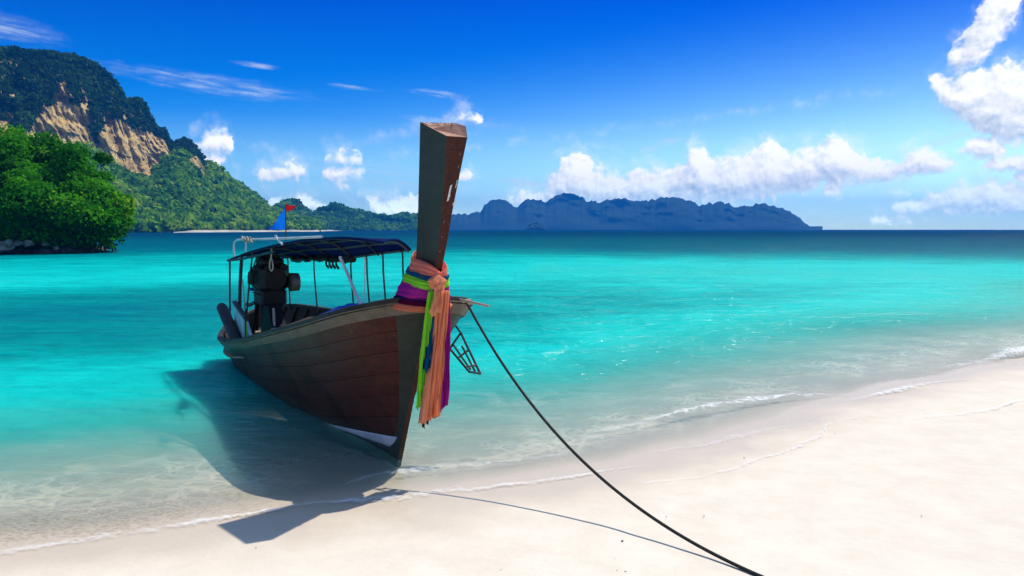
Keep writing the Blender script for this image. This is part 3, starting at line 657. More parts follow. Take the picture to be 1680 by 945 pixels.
ZK = [(0, -.06), (.5, -.13), (1, -.24), (2.2, -.44), (4.3, -.56), (7, -.48), (7.7, -.35)]
STEM = [(-.1, .05), (0, 0), (1.06, -.5), (1.69, -.78), (1.73, -.80)]
def sm(x, tab):   # smoothed lookup
    return sum(I_(x + k * 0.16, tab) * w for k, w in ((-2, .1), (-1, .23), (0, .34), (1, .23), (2, .1)))
def hull(side, tau, w, off=0.0):
    """side +1 near, -1 far; tau 0 stem .. 1 stern; w 0 keel .. 1 gunwale"""
    sg = -.80 + 8.5 * tau; zk = sm(7.7 * tau, ZK) if tau > 0 else -.06
    zg = (sm(sg, ZN if side > 0 else ZF)) if sg > -.45 else I_(sg, ZN if side > 0 else ZF)
    z0s = -.06 + 1.79 * w; ss = I_(z0s, STEM)
    hb = I_(sg, HB) if sg < -.3 else sm(sg, HB)
    if side < 0: hb *= 1 + .36 * math.exp(-((sg - .1) / 1.3) ** 2) * min(1, max(0, (sg + .8) / .25)) + .06
    p = 1.22 - 0.42 * min(1, max(0, (sg + .5) / 3.5))
    zz = zk + (zg - zk) * w
    return np.array([ss + (7.7 - ss) * tau, side * (hb * w ** p), zz])
def hull_n(side, tau, w):
    e = 1e-3; t0, t1 = max(tau - e, 0), min(tau + e, 1); w0, w1 = max(w - e * 5, 0), min(w + e * 5, 1)
    a = hull(side, t1, w) - hull(side, t0, w); b2 = hull(side, tau, w1) - hull(side, tau, w0); n = np.cross(a, b2) * -side
    n = n / (np.linalg.norm(n) + 1e-9); 
    return n if n[1] * side > 0 or abs(n[1]) < .05 else -n
def hullo(side, tau, w, off): return hull(side, tau, w) + hull_n(side, tau, w) * off
TAUS = list(np.concatenate([np.linspace(0, .12, 9), np.linspace(.14, .9, 24), np.linspace(.92, 1, 7)]))
def wood(name, c1, c2, c3, scale=1.0, rough=0.6, spec=0.3, scr=0.0):
    m, t, out = new_mat(name); co = obj_co(t)
    g = t.noise(t.vmath('MULTIPLY', co, (0.6, 5, 7)), 2.6 * scale, 6, 0.65, dist=0.4); bl = t.noise(co, 1.3 * scale, 4, 0.6)
    col = t.mix(t.smooth(g, 0.32, 0.68), c1, c2); col = t.mix(t.math('MULTIPLY', t.smooth(bl, 0.48, 0.72), 0.75), col, c3)
    if scr:
        sc_ = t.noise(t.vmath('MULTIPLY', co, (3, 2, 34)), 2.2, 3, 0.7); sc2 = t.noise(co, 5, 3, .6)
        col = t.mix(t.math('MULTIPLY', t.math('MULTIPLY', t.smooth(sc_, 0.66, 0.74), t.smooth(sc2, .48, .6)), scr), col, (0.28, 0.20, 0.15))
    if scr:     # salt and weed stain along the waterline, drips down the planks
        sz_ = t.node('ShaderNodeSeparateXYZ'); t.l.new(co, sz_.inputs[0]); wl = t.math('ADD', sz_.outputs[2], t.math('MULTIPLY', t.noise(co, 3.5, 5, .65), -.22))
        col = t.mix(t.math('MULTIPLY', t.smooth(wl, .10, -.08), .6), col, (0.055, 0.07, 0.05))
        dr = t.noise(t.vmath('MULTIPLY', co, (9, 9, .55)), 2.0, 4, .65); col = t.mix(t.math('MULTIPLY', t.smooth(dr, .58, .74), .38), col, (0.11, 0.085, 0.07))
    else:
        dr = t.noise(t.vmath('MULTIPLY', co, (8, 8, .7)), 2.4, 5, .68); col = t.mix(t.math('MULTIPLY', t.smooth(dr, .55, .72), .45), col, c3)
    nm = t.bump(t.math('ADD', g, t.math('MULTIPLY', t.noise(co, 40, 3), 0.25)), 0.35, 0.006)
    t.l.new(pbr(t, col, t.lin(bl, .3, .7, rough, rough + .2), nm, spec), out.inputs[0]); return m
M_HULL = wood('hull_varnished_wood', (0.046, 0.0095, 0.006), (0.080, 0.018, 0.010), (0.020, 0.007, 0.006), 1.0, 0.36, 0.22, 0.8)
M_SHEER = wood('weathered_rail', (0.115, 0.092, 0.066), (0.16, 0.13, 0.095), (0.075, 0.058, 0.044), 1.4, 0.6)
M_CAP = wood('dark_gunwale', (0.016, 0.013, 0.011), (0.030, 0.024, 0.018), (0.012, 0.010, 0.009), 1.6, 0.55)
M_GREY = wood('grey_green_paint', (0.030, 0.037, 0.026), (0.042, 0.047, 0.035), (0.023, 0.027, 0.020), 0.7, 0.5, 0.2)
M_STEMB = wood('stem_edge_wood', (0.034, 0.008, 0.005), (0.068, 0.017, 0.009), (0.016, 0.006, 0.005), 1.5, 0.45, 0.2, 1.0)
M_END = wood('cut_wood', (0.42, 0.22, 0.15), (0.50, 0.29, 0.21), (0.30, 0.15, 0.10), 3.0, 0.8)
M_BOOT = wood('antifouling', (0.018, 0.028, 0.026), (0.03, 0.045, 0.04), (0.012, 0.018, 0.016), 1.0, 0.55)
M_WHITE = varied('white_stripe_paint', (0.62, 0.63, 0.66), (0.50, 0.51, 0.54), 5, 0.5)
M_DECK = wood('deck_planks', (0.34, 0.24, 0.16), (0.45, 0.33, 0.23), (0.22, 0.15, 0.10), 1.6, 0.75)
M_INNER = wood('hull_inside', (0.045, 0.028, 0.020), (0.075, 0.05, 0.036), (0.03, 0.02, 0.016), 1.0, 0.7)
M_BLUEW = varied('pale_blue_board', (0.42, 0.60, 0.66), (0.22, 0.34, 0.40), 6, 0.7, stretch=(1, 1, .35))
M_PIPE = varied('dark_steel', (0.012, 0.013, 0.014), (0.03, 0.03, 0.032), 6, 0.45, spec=0.5)
M_WPIPE = varied('white_painted_pipe', (0.74, 0.74, 0.70), (0.60, 0.59, 0.55), 5, 0.4, spec=0.5)
M_BLACK = varied('black_iron', (0.004, 0.004, 0.005), (0.012, 0.010, 0.009), 9, 0.5, 0.5, 30, 0.25, bdist=0.01)
M_GREYM = varied('grey_mesh', (0.16, 0.15, 0.14), (0.05, 0.045, 0.04), 40, 0.5, 0.6, 90, 0.5, metal=0.5, bdist=0.01)
M_ROPE = varied('black_rope', (0.012, 0.012, 0.012), (0.04, 0.038, 0.034), 60, 0.8, 0.6, 140, 0.2, bdist=0.006)
M_TWINE = varied('pale_twine', (0.55, 0.48, 0.38), (0.40, 0.34, 0.26), 40, 0.9, 0.5, 120, 0.1, bdist=0.004)

boat = frame(empty('longtail_boat')); tag(boat, 'dark wooden longtail boat with tall prow and blue canopy, beached in the shallows', 'boat')
def plank(side, w0, w1, mat, name='hull_plank', off=0.0, thick=0.028, taus=TAUS, sub=3):
    """one strake: solid strip with its own edges"""
    mb = MB(); rows = []
    for t_ in taus:
        r = [hullo(side, t_, w0, off - thick)]
        for k in range(sub + 1):
            w = w0 + (w1 - w0) * k / sub; e = 0.0022 if k in (0, sub) else 0.0; r.append(hullo(side, t_, w, off - e))
        r.append(hullo(side, t_, w1, off - thick)); rows.append(r)
    mb.grid(rows, closev=True)
    n = len(rows[0]); mb.f.append(tuple(range(n))); L = (len(rows) - 1) * n; mb.f.append(tuple(L + k for k in range(n))[::-1])
    return mb.build(name, mat, boat, True)
WS = [0.0, .17, .31, .45, .59, .72, .84, .935]
rng_b = random.Random(3)
for side in (1, -1):
    for k in range(len(WS) - 1):
        plank(side, WS[k] + .0012, WS[k + 1] - .0012, (M_BOOT if k == 0 else M_HULL) if side > 0 else M_GREY, off=rng_b.uniform(-.0012, .0012))
    plank(side, .938, .998, M_SHEER, 'sheer_strake', 0.028, 0.05)
    # dark outer wale just under the cap on top
    mb = MB(); rows = []
    for t_ in TAUS:
        p = hull(side, t_, 1.0); nn = hull_n(side, t_, 1.0) * (1, 1, 0); nn /= np.linalg.norm(nn) + 1e-9
        a, b2 = p + nn * .034, p - nn * .055; rows.append([a + (0, 0, .004), a + (0, 0, .046), a * .9 + b2 * .1 + (0, 0, .054), b2 + (0, 0, .054), b2 + (0, 0, .004)])
    mb.grid(rows, closev=True); mb.build('gunwale', M_CAP, boat, False)
    # thin pale wear strip along the outer edge of the cap
    mb = MB(); mb.tube([hull(side, t_, 1.0) + hull_n(side, t_, 1.0) * (1, 1, 0) * .040 + np.array((0, 0, .002)) for t_ in TAUS], .009, 6); mb.build('rail_edge', M_SHEER, boat, True)
    # inside skin and ribs
    mb = MB(); mb.grid([[hullo(side, t_, w, -.032) for w in np.linspace(.0, 1, 9)] for t_ in TAUS[2:]]); mb.build('inner_skin', M_INNER, boat, True)
    for q in np.linspace(.2, .95, 13):
        mb = MB(); rows = []
        for w in np.linspace(.25, .985, 7):
            rows.append([hullo(side, q - .003, w, -.033), hullo(side, q + .003, w, -.033), hullo(side, q + .003, w, -.075), hullo(side, q - .003, w, -.075)])
        mb.grid(rows, closev=True); mb.build('rib', M_INNER, boat)
def w_of(side, tau, z):
    a, b2 = hull(side, tau, 0)[2], hull(side, tau, 1)[2]; return min(1, max(0, (z - a) / (b2 - a)))
# white painted stripe rising to the stem, dark boot below it
def zstrip(name, side, zlo, zhi, mat, off, s1):
    mb = MB(); rows = []
    for t_ in np.linspace(0.0, (s1 + .1) / 7.9, 26):
        s_ = 7.7 * t_; lo, hi = w_of(side, t_, zlo(s_)), w_of(side, t_, zhi(s_)); rows.append([hullo(side, t_, lo + (hi - lo) * k / 4, off) for k in range(5)])
    mb.grid(rows); o = mb.build(name, mat, boat, True); m = o.modifiers.new('solid', 'SOLIDIFY'); m.thickness = 0.004; m.offset = 0
for side in (1, -1):
    zstrip('white_stripe', side, lambda s_: .105 - .058 * s_, lambda s_: .255 - .125 * s_, M_WHITE, .010, 2.05)
    zstrip('boot_paint', side, lambda s_: -.30, lambda s_: .103 - .058 * s_, M_BOOT, .009, 2.6)
# grey stem board on the near side, wider at the top
for side in (1, -1):
    mb = MB(); rows = []
    for w in np.linspace(.10, .985, 16):
        tm = (.09 + .13 * w) / 8.5; rows.append([hullo(side, tm * k / 5, w, .013 if 0 < k < 5 else .011) for k in range(6)] + [hullo(side, tm, w, -.004)])
    mb.grid(rows); mb.build('stem_board', M_GREY, boat, True)
# prow: tall raked plank, wedge shaped, cut off slanting
ZP = [-.09, .3, .7, 1.06, 1.4, 1.69, 1.97, 2.3, 2.6, 2.9, 3.2]
SF = [(-.1, .03), (0, -.02), (1.06, -.53), (1.69, -.84), (1.97, -.99), (2.3, -1.12), (2.65, -1.23), (3.2, -1.41)]
SBK = [(-.1, .25), (1.06, -.2), (1.69, -.50), (2.08, -.63), (2.65, -.71), (3.4, -.79)]
TF = [(-.1, .026), (1.0, .024), (1.69, .024), (1.95, .028), (2.3, .040), (2.65, .056), (3.2, .100)]
TB = [(-.1, .03), (1.69, .05), (2.1, .06), (3.4, .075)]
def prow_sec(z, zb=None):
    zb = z if zb is None else zb; f, b2 = I_(z, SF), I_(zb, SBK); tf, tb = I_(z, TF), I_(zb, TB)
    r = b2 + (f - b2) * .7
    return [np.array(q) for q in ((f, tf, z), (f, -tf, z), (f * .6 + r * .4, -tf * 1.25, z + (zb - z) * .55), (r, -tb, z + (zb - z) * .75), (b2, -tb * .3, zb), (b2, tb, zb), ((f + b2) / 2, (tf + tb) / 2 * 1.04, (z + zb) / 2))]
secs = [prow_sec(z) for z in ZP[:-1]] + [prow_sec(3.2, 3.39)]
def strip_part(name, cols, mat, bev=0.0):
    mb = MB(); mb.grid([[s_[c] for c in cols] for s_ in secs]); return mb.build(name, mat, prow_root, False)
mb = MB(); mb.grid([[s_[c] for c in (1, 2, 3, 4, 5, 6, 0)] for s_ in secs]); prow_root = mb.build('prow', M_GREY, boat)
strip_part('prow_front_face', (0, 1), M_STEMB)
mb = MB(); mb.add(secs[-1], [tuple(range(7))]); cut = mb.build('prow_cut_end', M_END, prow_root)
mb = MB(); rngp = random.Random(8)     # drying cracks in the end grain
P_ = secs[-1]
for k in range(9):
    e0 = P_[5] + (P_[3] - P_[5]) * (k + .3 + rngp.random() * .4) / 9.2; fr = (P_[0] + P_[1]) / 2; d_ = (fr - e0); L_ = rngp.uniform(.12, .42)
    nrm = np.cross(P_[0] - P_[5], P_[1] - P_[5]); nrm /= np.linalg.norm(nrm); nrm = nrm if nrm[2] > 0 else -nrm
    sidev = np.cross(nrm, d_); sidev /= np.linalg.norm(sidev)
    mid = e0 + d_ * L_ * .55 + sidev * rngp.uniform(-.02, .02); mb.add([e0 + sidev * .006 + nrm * .002, e0 - sidev * .006 + nrm * .002, mid - sidev * .004 + nrm * .002, e0 + d_ * L_ + nrm * .002, mid + sidev * .004 + nrm * .002], [(0, 1, 2, 3, 4)])
mb.build('crack', M_CAP, prow_root)
# scuffed white paint marks on the front edge
for (z, w, h) in ((2.72, .028, .15), (2.635, .036, .045), (2.80, .014, .08), (2.20, .004, .03), (2.33, .005, .025), (2.46, .004, .05), (2.95, .005, .03), (3.05, .004, .035)):
    nn = 0.01 if h > .1 else (.022 if z < 2.5 else -.05); f0, f1 = I_(z - h / 2, SF), I_(z + h / 2, SF)
    mb = MB(); mb.add([(f0 - .004, nn + w * .3, z - h / 2), (f0 - .004, nn - w, z - h / 2 + .02), (I_(z, SF) - .004, nn - w * .5, z), (f1 - .004, nn - w * .9, z + h / 2), (f1 - .004, nn - w * .1, z + h / 2 - .01), (I_(z, SF) - .004, nn + w * .05, z)], [(0, 1, 2, 3, 4, 5)]); mb.build('paint_scuff', M_WHITE, prow_root)
# foredeck, floor, thwarts, transom
mb = MB(); mb.grid([[hull(1, t_, .985) * (1, .96, 1) - (0, 0, .01), (hull(1, t_, .985) + hull(-1, t_, .985)) / 2 + (0, 0, .015), hull(-1, t_, .985) * (1, .96, 1) - (0, 0, .01)] for t_ in np.linspace(.012, .17, 9)]); mb.build('foredeck', M_SHEER, boat)
for k in range(7):      # floor boards
    n0, n1 = -.62 + k * .178, -.62 + (k + 1) * .178 - .012; rows = []
    for t_ in np.linspace(.3, .965, 14):
        a, b2 = hull(1, t_, 1), hull(-1, t_, 1); zf = lambda n: b2[2] + (a[2] - b2[2]) * (n - b2[1]) / (a[1] - b2[1]) - .26
        hbx = I_(a[0], HB) * .9; m0, m1 = max(min(n0, hbx), -hbx), max(min(n1, hbx), -hbx)
        rows.append([(a[0], m0, zf(m0) + .006 * (k % 2)), (a[0], m1, zf(m1) + .006 * (k % 2)), (a[0], m1, zf(m1) - .02), (a[0], m0, zf(m0) - .02)])
    MB().grid(rows, closev=True).build('floor_board', M_DECK, boat)
for t_ in (.26, .40, .56, .70):
    a, b2 = hull(1, t_, .93), hull(-1, t_, .93); d_ = np.array((.15, 0, 0)); dz = np.array((0, 0, .03))
    MB().add([a * (1, .96, 1) - d_, a * (1, .96, 1) + d_, b2 * (1, .96, 1) + d_, b2 * (1, .96, 1) - d_] + [q * (1, .96, 1) + e + dz for q, e in ((a, -d_), (a, d_), (b2, d_), (b2, -d_))], [(0, 1, 2, 3), (7, 6, 5, 4), (0, 4, 5, 1), (1, 5, 6, 2), (2, 6, 7, 3), (3, 7, 4, 0)]).build('thwart', M_INNER, boat)
wsn = np.linspace(0, 1, 9); ring_ = [hull(1, 1, w) for w in wsn] + [hull(-1, 1, w) for w in wsn[::-1]]
MB().prism(ring_, (.03, 0, 0)).build('transom', M_GREY, boat)
a, b2 = hull(1, 1, 1), hull(-1, 1, 1); MB().tube([a + (.0, .05, .02), (a + b2) / 2 + (.05, 0, .03), b2 + (0, -.05, .02)], .04, 8).build('stern_rail', M_SHEER, boat, True)
# pale blue side boards near the stern
mb = MB(); mb.prism([(5.86, .50, .60), (4.95, .52, .66), (4.95, .52, 1.02), (5.20, .515, 1.10), (5.86, .50, 1.20)], (0, -.03, 0)); sb_ = mb.build('side_board', M_BLUEW, boat)
MB().box((4.95, .50, .86), (.05, .05, .44)).build('board_post', M_PIPE, sb_); MB().prism([(5.88, .525, 1.19), (4.93, .545, 1.02), (4.93, .545, 1.06), (5.88, .525, 1.235)], (0, -.07, 0)).build('board_rail', M_PIPE, sb_)
MB().prism([(4.94, .50, .70), (4.55, .52, .74), (4.55, .52, .80), (4.94, .50, 1.0)], (0, -.025, 0)).build('board_bracket', M_BLUEW, sb_)

# canopy: navy cloth over four battens and cross hoops, near edge raised, far edge low
ZRn = [(.2, 2.25), (1.0, 2.285), (1.7, 2.30), (3.3, 2.255), (4.5, 2.165), (5.5, 2.04), (6.4, 1.92), (7.0, 1.84)]
ZRf = [(.6, 2.18), (1.0, 2.16), (2.0, 2.09), (3.1, 2.0), (4.5, 1.99), (7.0, 1.88)]
NRn = [(.2, .02), (3.0, .02), (4.5, .12), (5.5, .30), (7.0, .40)]
NFAR = -.56
def roof(s_, n, dz=0.0):
    n0 = sm(s_, NRn); v = (n0 - n) / (n0 - NFAR); zn, zf = sm(s_, ZRn), sm(s_, ZRf)
    return np.array([s_, n, zn * (1 - v) + zf * v + .055 * math.sin(math.pi * min(1, max(0, v))) + dz])
def roof_v(u, v, dz=0.0):
    s0 = .42 + .62 * v; s_ = s0 + (6.9 - s0) * u; n0 = sm(s_, NRn); return roof(s_, n0 + (NFAR - n0) * v, dz)
mcl, tcl, ocl = new_mat('canopy_cloth'); cc_ = tcl.mix(tcl.noise(obj_co(tcl), 3, 4), (0.012, 0.022, 0.10), (0.018, 0.035, 0.15))
dcl = tcl.node('ShaderNodeBsdfDiffuse'); tcl.l.new(cc_, dcl.inputs[0]); ttl = tcl.node('ShaderNodeBsdfTranslucent'); tcl.l.new(tcl.mix(1.0, cc_, (0.6, 1.0, 1.5), 'MULTIPLY'), ttl.inputs[0])
mxl = tcl.node('ShaderNodeMixShader'); mxl.inputs[0].default_value = .30; tcl.l.new(dcl.outputs[0], mxl.inputs[1]); tcl.l.new(ttl.outputs[0], mxl.inputs[2]); tcl.l.new(mxl.outputs[0], ocl.inputs[0])
mb = MB(); mb.grid([[roof_v(u, v, .012 - .010 * abs(math.sin(u * math.pi * 6)) * math.sin(math.pi * v)) for v in np.linspace(0, 1, 13)] for u in np.linspace(-.01, 1.0, 61)])
can = mb.build('canopy', mcl, boat, True); m_ = can.modifiers.new('solid', 'SOLIDIFY'); m_.thickness = .006
for v in (.02, .34, .67, .985): MB().tube([roof_v(u, v, -.006) for u in np.linspace(0, .995, 24)], .017, 7).build('batten', M_PIPE, can, True)
for u in (0.0, .17, .34, .51, .68, .84, .99): MB().tube([roof_v(u, v, -.018) for v in np.linspace(0, 1, 12)], .014, 7).build('hoop', M_PIPE, can, True)
mb = MB(); mb.tube([roof_v(u, 0, .0) for u in np.linspace(-.01, 1, 40)] , .016, 6); mb.build('canopy_hem', mcl, can, True)
mb = MB(); mb.tube([roof_v(-.01, v, .004) for v in np.linspace(0, 1, 12)] + [roof_v(u, 1, .002) for u in np.linspace(0, 1, 40)], .014, 6); mb.build('canopy_hem', mcl, can, True)
# curtain rolled up under the far edge
rc = random.Random(6); mb = MB(); P = [roof_v(u, .97, -.05 + .012 * math.sin(u * 60)) for u in np.linspace(.33, .86, 44)]; mb.tube(P, [.03 + .022 * rc.random() for _ in P], 8); mb.build('rolled_curtain', M_BLACK, can, True)
def post(pts, r=.013, mat=None, name='canopy_post'): return MB().tube(pts, r, 8).build(name, mat or M_PIPE, boat, True)
for s0 in (1.2, 1.85, 2.45, 3.1, 4.9, 6.5):
    q = roof(s0, -.545); g_ = hull(-1, (s0 + .8) / 8.5, 1.0); post(smooth_path([q + (0, .03, .0), q + (0, -.005, -.04), q + (.0, -.012, -.30), (s0, max(g_[1] + .06, -.60), g_[2] - .05)], 4))
for (s0, s1, n1, z1, r) in ((6.75, 6.45, .46, .50, .016), (6.0, 5.76, .44, 1.0, .030), (5.42, 5.42, .44, .60, .014)):
    q = roof(s0, sm(s0, NRn)); post(smooth_path([q + (0, 0, -.01), q * .5 + np.array((s1, n1, z1)) * .5 + (.03, 0, .02), (s1, n1, z1)], 5), r)
mb = MB(); mb.tube(smooth_path([roof(6.85, .40, -.01), roof(6.0, .37, -.07), roof(5.3, .27, -.09), roof(4.6, .13, -.09)], 5), .02, 7); mb.build('side_rail', M_PIPE, can, True)
MB().tube([(1.80, .02, 2.06), (1.10, .0, 1.50)], .020, 8).build('brace_pole', M_WPIPE, boat, True)
MB().tube([(.98, .0, 2.08), (.93, .02, 1.75), (1.0, .03, 1.4)], .008, 6).build('white_cord', M_WPIPE, boat, True)
# white pipe rack above the stern end of the roof
pts = smooth_path([(6.82, .30, 1.86), (6.80, .30, 2.12), (6.62, .30, 2.20), (6.2, .30, 2.225), (5.0, .25, 2.245), (3.8, .15, 2.27), (2.5, .03, 2.30)], 5)
rack = MB().tube(pts, .017, 8).build('pipe_rack', M_WPIPE, boat, True)
MB().tube([(5.85, .29, 2.24), (5.86, .30, 1.98)], .013, 7).build('rack_upright', M_WPIPE, rack, True)
MB().tube(smooth_path([(4.25, .20, 2.31), (4.15, .20, 2.26), (3.98, .17, 2.18)], 4), .016, 7).build('rack_strap', M_WPIPE, rack, True)
mb = MB(); rr_ = random.Random(2)
for k in range(10):
    c_ = np.array((5.95 - k * .065, .29, 2.235)); mb.tube(smooth_path([c_, c_ + (rr_.uniform(-.05, .05), .03, rr_.uniform(-.02, .05)), c_ + (rr_.uniform(-.07, .07), .02, -.04), c_ + (.02, -.02, .0)], 3), .012, 5)
mb.build('lashing', M_TWINE, rack, True)

# long-shaft car engine on its pivot
eng = MB(); E_ = np.array((5.45, .02, 1.55))
def rbox(mb, c, sz, cut=.25):   # chamfered block
    c, h = np.array(c), np.array(sz) / 2; k = cut * min(h)
    rows = []
    for z, ins in ((-h[2], k), (-h[2] + k, 0), (h[2] - k, 0), (h[2], k)):
        a, b2 = h[0] - ins, h[1] - ins; rows.append([c + (x, y, z) for x, y in ((a - k, -b2), (a, -b2 + k), (a, b2 - k), (a - k, b2), (-a + k, b2), (-a, b2 - k), (-a, -b2 + k), (-a + k, -b2))])
    o = len(mb.v); mb.grid(rows, closev=True); mb.f.append(tuple(o + i for i in range(8))[::-1]); mb.f.append(tuple(o + 24 + i for i in range(8)))
rbox(eng, (5.45, .02, 1.62), (.74, .46, .50), .45); rbox(eng, (5.42, .02, 1.32), (.58, .40, .26)); rbox(eng, (5.40, .02, 1.88), (.52, .34, .13), .6)
engine = eng.build('engine', M_BLACK, boat)
mb = MB(); rbox(mb, (5.35, -.01, 1.95), (.30, .20, .07)); mb.build('valve_cover', M_BLACK, engine)
mb = MB(); mb.tube([(5.05, -.20, 1.56), (5.05, -.34, 1.56)], [.15, .14], 16); mb.build('air_filter', M_GREYM, engine, True)
mb = MB(); mb.tube([(5.10, .02, 1.62), (5.02, .02, 1.62)], [.17, .17], 18); mb.build('flywheel', M_BLACK, engine, True)
for (y, z, r) in ((.12, 1.78, .05), (-.12, 1.80, .06), (.14, 1.55, .04)): MB().tube([(5.15, y, z), (5.06, y, z)], r, 12).build('pulley', M_BLACK, engine, True)
for k in range(4): MB().tube(smooth_path([(5.6 - k * .1, .22, 1.74), (5.6 - k * .1, .30, 1.70), (5.62 - k * .1, .31, 1.52)], 4), .022, 7).build('exhaust_pipe', M_BLACK, engine, True)
for k in range(3): MB().tube(smooth_path([(5.2 + .1 * k, .1, 1.93), (5.1 + .1 * k, .22, 2.0), (5.2 + .14 * k, .26, 1.80)], 4), .010, 6).build('hose', M_BLACK, engine, True)
mb = MB(); mb.prism([(5.72, -.10, 1.22), (5.60, -.10, 1.02), (5.75, -.10, .62), (4.55, -.10, .70), (4.75, -.10, .86), (5.02, -.10, .95), (5.15, -.10, 1.22)], (0, .22, 0)); mb.build('engine_mount', M_BLACK, boat)
for sgn in (-1, 1): MB().tube([(5.95, .1 + .10 * sgn, .62), (5.62, .1 + .06 * sgn, 1.30)], .035, 8).build('mount_strut', M_BLACK, boat, True)
MB().tube(smooth_path([(5.9, .14, .72), (5.80, .16, 1.08), (5.66, .20, 1.38)], 4), .028, 8).build('tiller', M_BLACK, boat, True)
MB().tube([(5.75, .0, 1.30), (7.3, -.05, 1.02), (7.9, -.1, .98)], .035, 8).build('propeller_shaft', M_BLACK, boat, True)
MB().tube([(5.2, .25, 1.36), (5.78, .22, 1.37)], .010, 6).build('clamp_bar', M_STEMB, engine, True)
MB().box((5.74, .24, 1.42), (.09, .05, .05)).build('blue_clip', varied('blue_plastic', (.01, .04, .4), (.01, .03, .3), 5), engine)
for k in range(4):
    q = roof(4.0 - k * .16, -.50, -.05); MB().tube(smooth_path([q, q + (.05, .01, -.09), q + (-.03, .0, -.15)], 4), .018, 6).build('stowed_strap', M_BLACK, can, True)

# ---- things lying on or hanging from the boat
def own(name, mb, mat, label, cat, smooth=True, group=None, solid=0.0):
    o = frame(mb.build(name, mat, None, smooth)); tag(o, label, cat, group)
    if solid: m = o.modifiers.new('solid', 'SOLIDIFY'); m.thickness = solid; m.offset = 0
    return o
q = roof(4.75, .14, -.03); L_ = [q, q + (0, .01, -.14)]
loop = [q + (0.0, .012, -.14) + np.array((.10 * math.sin(a) * (1 - .35 * math.cos(a)), .0, -.10 + .10 * math.cos(a))) for a in np.linspace(0, 2 * math.pi, 22)]
own('rope_loop', MB().tube(L_ + loop, .011, 6), M_TWINE, 'pale rope loop hanging in front of the engine', 'rope')
own('roller', MB().tube([(6.40, .60, 1.08), (6.30, .60, 1.06), (5.15, .60, .62)], [.085, .09, .09], 14), varied('black_rubber', (.010, .009, .016), (.02, .018, .028), 8, .6), 'black rubber fender pole leaning against the pale blue stern board', 'fender')
own('mooring_line', MB().tube(smooth_path([(5.55, .42, 1.60), (5.50, .40, 1.1), (5.45, .33, .60), (5.2, .28, .55)], 5), .012, 6), M_TWINE, 'thin pale line hanging from the canopy down to the deck', 'rope')
mb = MB(); rr_ = random.Random(5)
for k in range(14):
    a0 = rr_.uniform(0, 6.28); rad = rr_.uniform(.10, .26); c_ = np.array((5.0 + rr_.uniform(-.12, .12), .22 + rr_.uniform(-.08, .08), .655 + k * .008))
    mb.tube([c_ + (rad * math.cos(a0 + v) * 1.4, rad * math.sin(a0 + v) * .8, .012 * math.sin(3 * v)) for v in np.linspace(0, 5.6, 18)], .012, 5)
own('rope_coil', mb, varied('tan_rope', (.40, .25, .13), (.28, .16, .08), 30, .9), 'tangled tan rope coil on the pale stern deck', 'rope')
mb = MB(); mb.tube(smooth_path([(5.1, .05, 1.15), (4.85, .10, .86), (4.60, .16, .80)], 5), .020, 6); own('fuel_hose', mb, M_TWINE, 'pale hose running from the engine to the deck', 'hose')
mb = MB(); mb.tube([(4.56, .16, .76), (4.56, .16, .90)], [.05, .06], 10); own('bailer', mb, varied('grey_plastic', (.25, .27, .32), (.18, .20, .25), 5), 'small grey plastic cup standing on the stern deck', 'cup')
mb = MB(); mb.prism([(4.98, .50, .72), (4.90, .50, .70), (4.80, .49, .78), (4.93, .49, .98), (4.97, .49, .98)], (0, .02, 0)); own('green_strap', mb, varied('green_cloth', (.12, .42, .02), (.08, .30, .02), 5), 'bright green strap hanging behind the pale blue board', 'strap', False)
mb = MB(); mb.tube(smooth_path([(3.05, -.55, 1.18), (3.05, -.56, 1.30), (3.0, -.52, 1.36)], 3), .016, 6); mb.tube([(3.04, -.57, 1.16), (3.0, -.5, 1.0), (2.95, -.42, .92)], .010, 5); own('mooring_post', mb, M_TWINE, 'small pale post with a line on the far gunwale', 'post')
# crumpled blue tarp
nu, nv = 26, 18; P = []
for i in range(nu):
    row = []
    for j in range(nv):
        u, v = i / (nu - 1), j / (nv - 1); e = math.sin(math.pi * u) ** .5 * math.sin(math.pi * v) ** .5
        row.append((.70 + 1.15 * u, -.45 + .75 * v, 1.44 - .12 * u + e * (.03 + .09 * float(fbm(u * 5, v * 4, 0, 4, 14))) + .05))
    P.append(row)
mt, tt_, ot = new_mat('blue_tarp'); tt_.l.new(pbr(tt_, tt_.mix(tt_.noise(obj_co(tt_), 6, 4), (.01, .07, .55), (.02, .16, .75)), .38, None, .5), ot.inputs[0])
own('blue_tarp', MB().grid(P), mt, 'crumpled bright blue tarp on the foredeck under the canopy', 'tarp')
# boarding ladder on the far side
own_l = frame(empty('boarding_ladder')); tag(own_l, 'black metal boarding ladder hanging off the far side of the bow', 'ladder')
def LB(a, b2): return np.array(a) * (1 - b2[0]) + np.array(b2[1]) * b2[0]
TL, TR_, BL_, BR_ = [to_local(at_y(px, py, yy)) for px, py, yy in ((738, 572, 8.75), (756, 546, 8.85), (770, 610, 8.45), (788, 613, 8.55))]
for k, (a, b2) in enumerate(((TR_, BR_), (TL, BL_))):
    MB().tube(smooth_path([a, a * .5 + b2 * .5, b2 * .93 + a * .07, b2], 4), .013, 8).build('rail', M_PIPE, own_l, True)
c1, c2 = TL * .72 + TR_ * .28, BL_ * .72 + BR_ * .28; MB().tube([c1, c2 * .9 + c1 * .1], .011, 8).build('rail', M_PIPE, own_l, True)
c1, c2 = TL * .30 + TR_ * .70, BL_ * .40 + BR_ * .60; MB().tube([c1 * .75 + c2 * .25, c2 * .96 + c1 * .04], .011, 8).build('rail', M_PIPE, own_l, True)
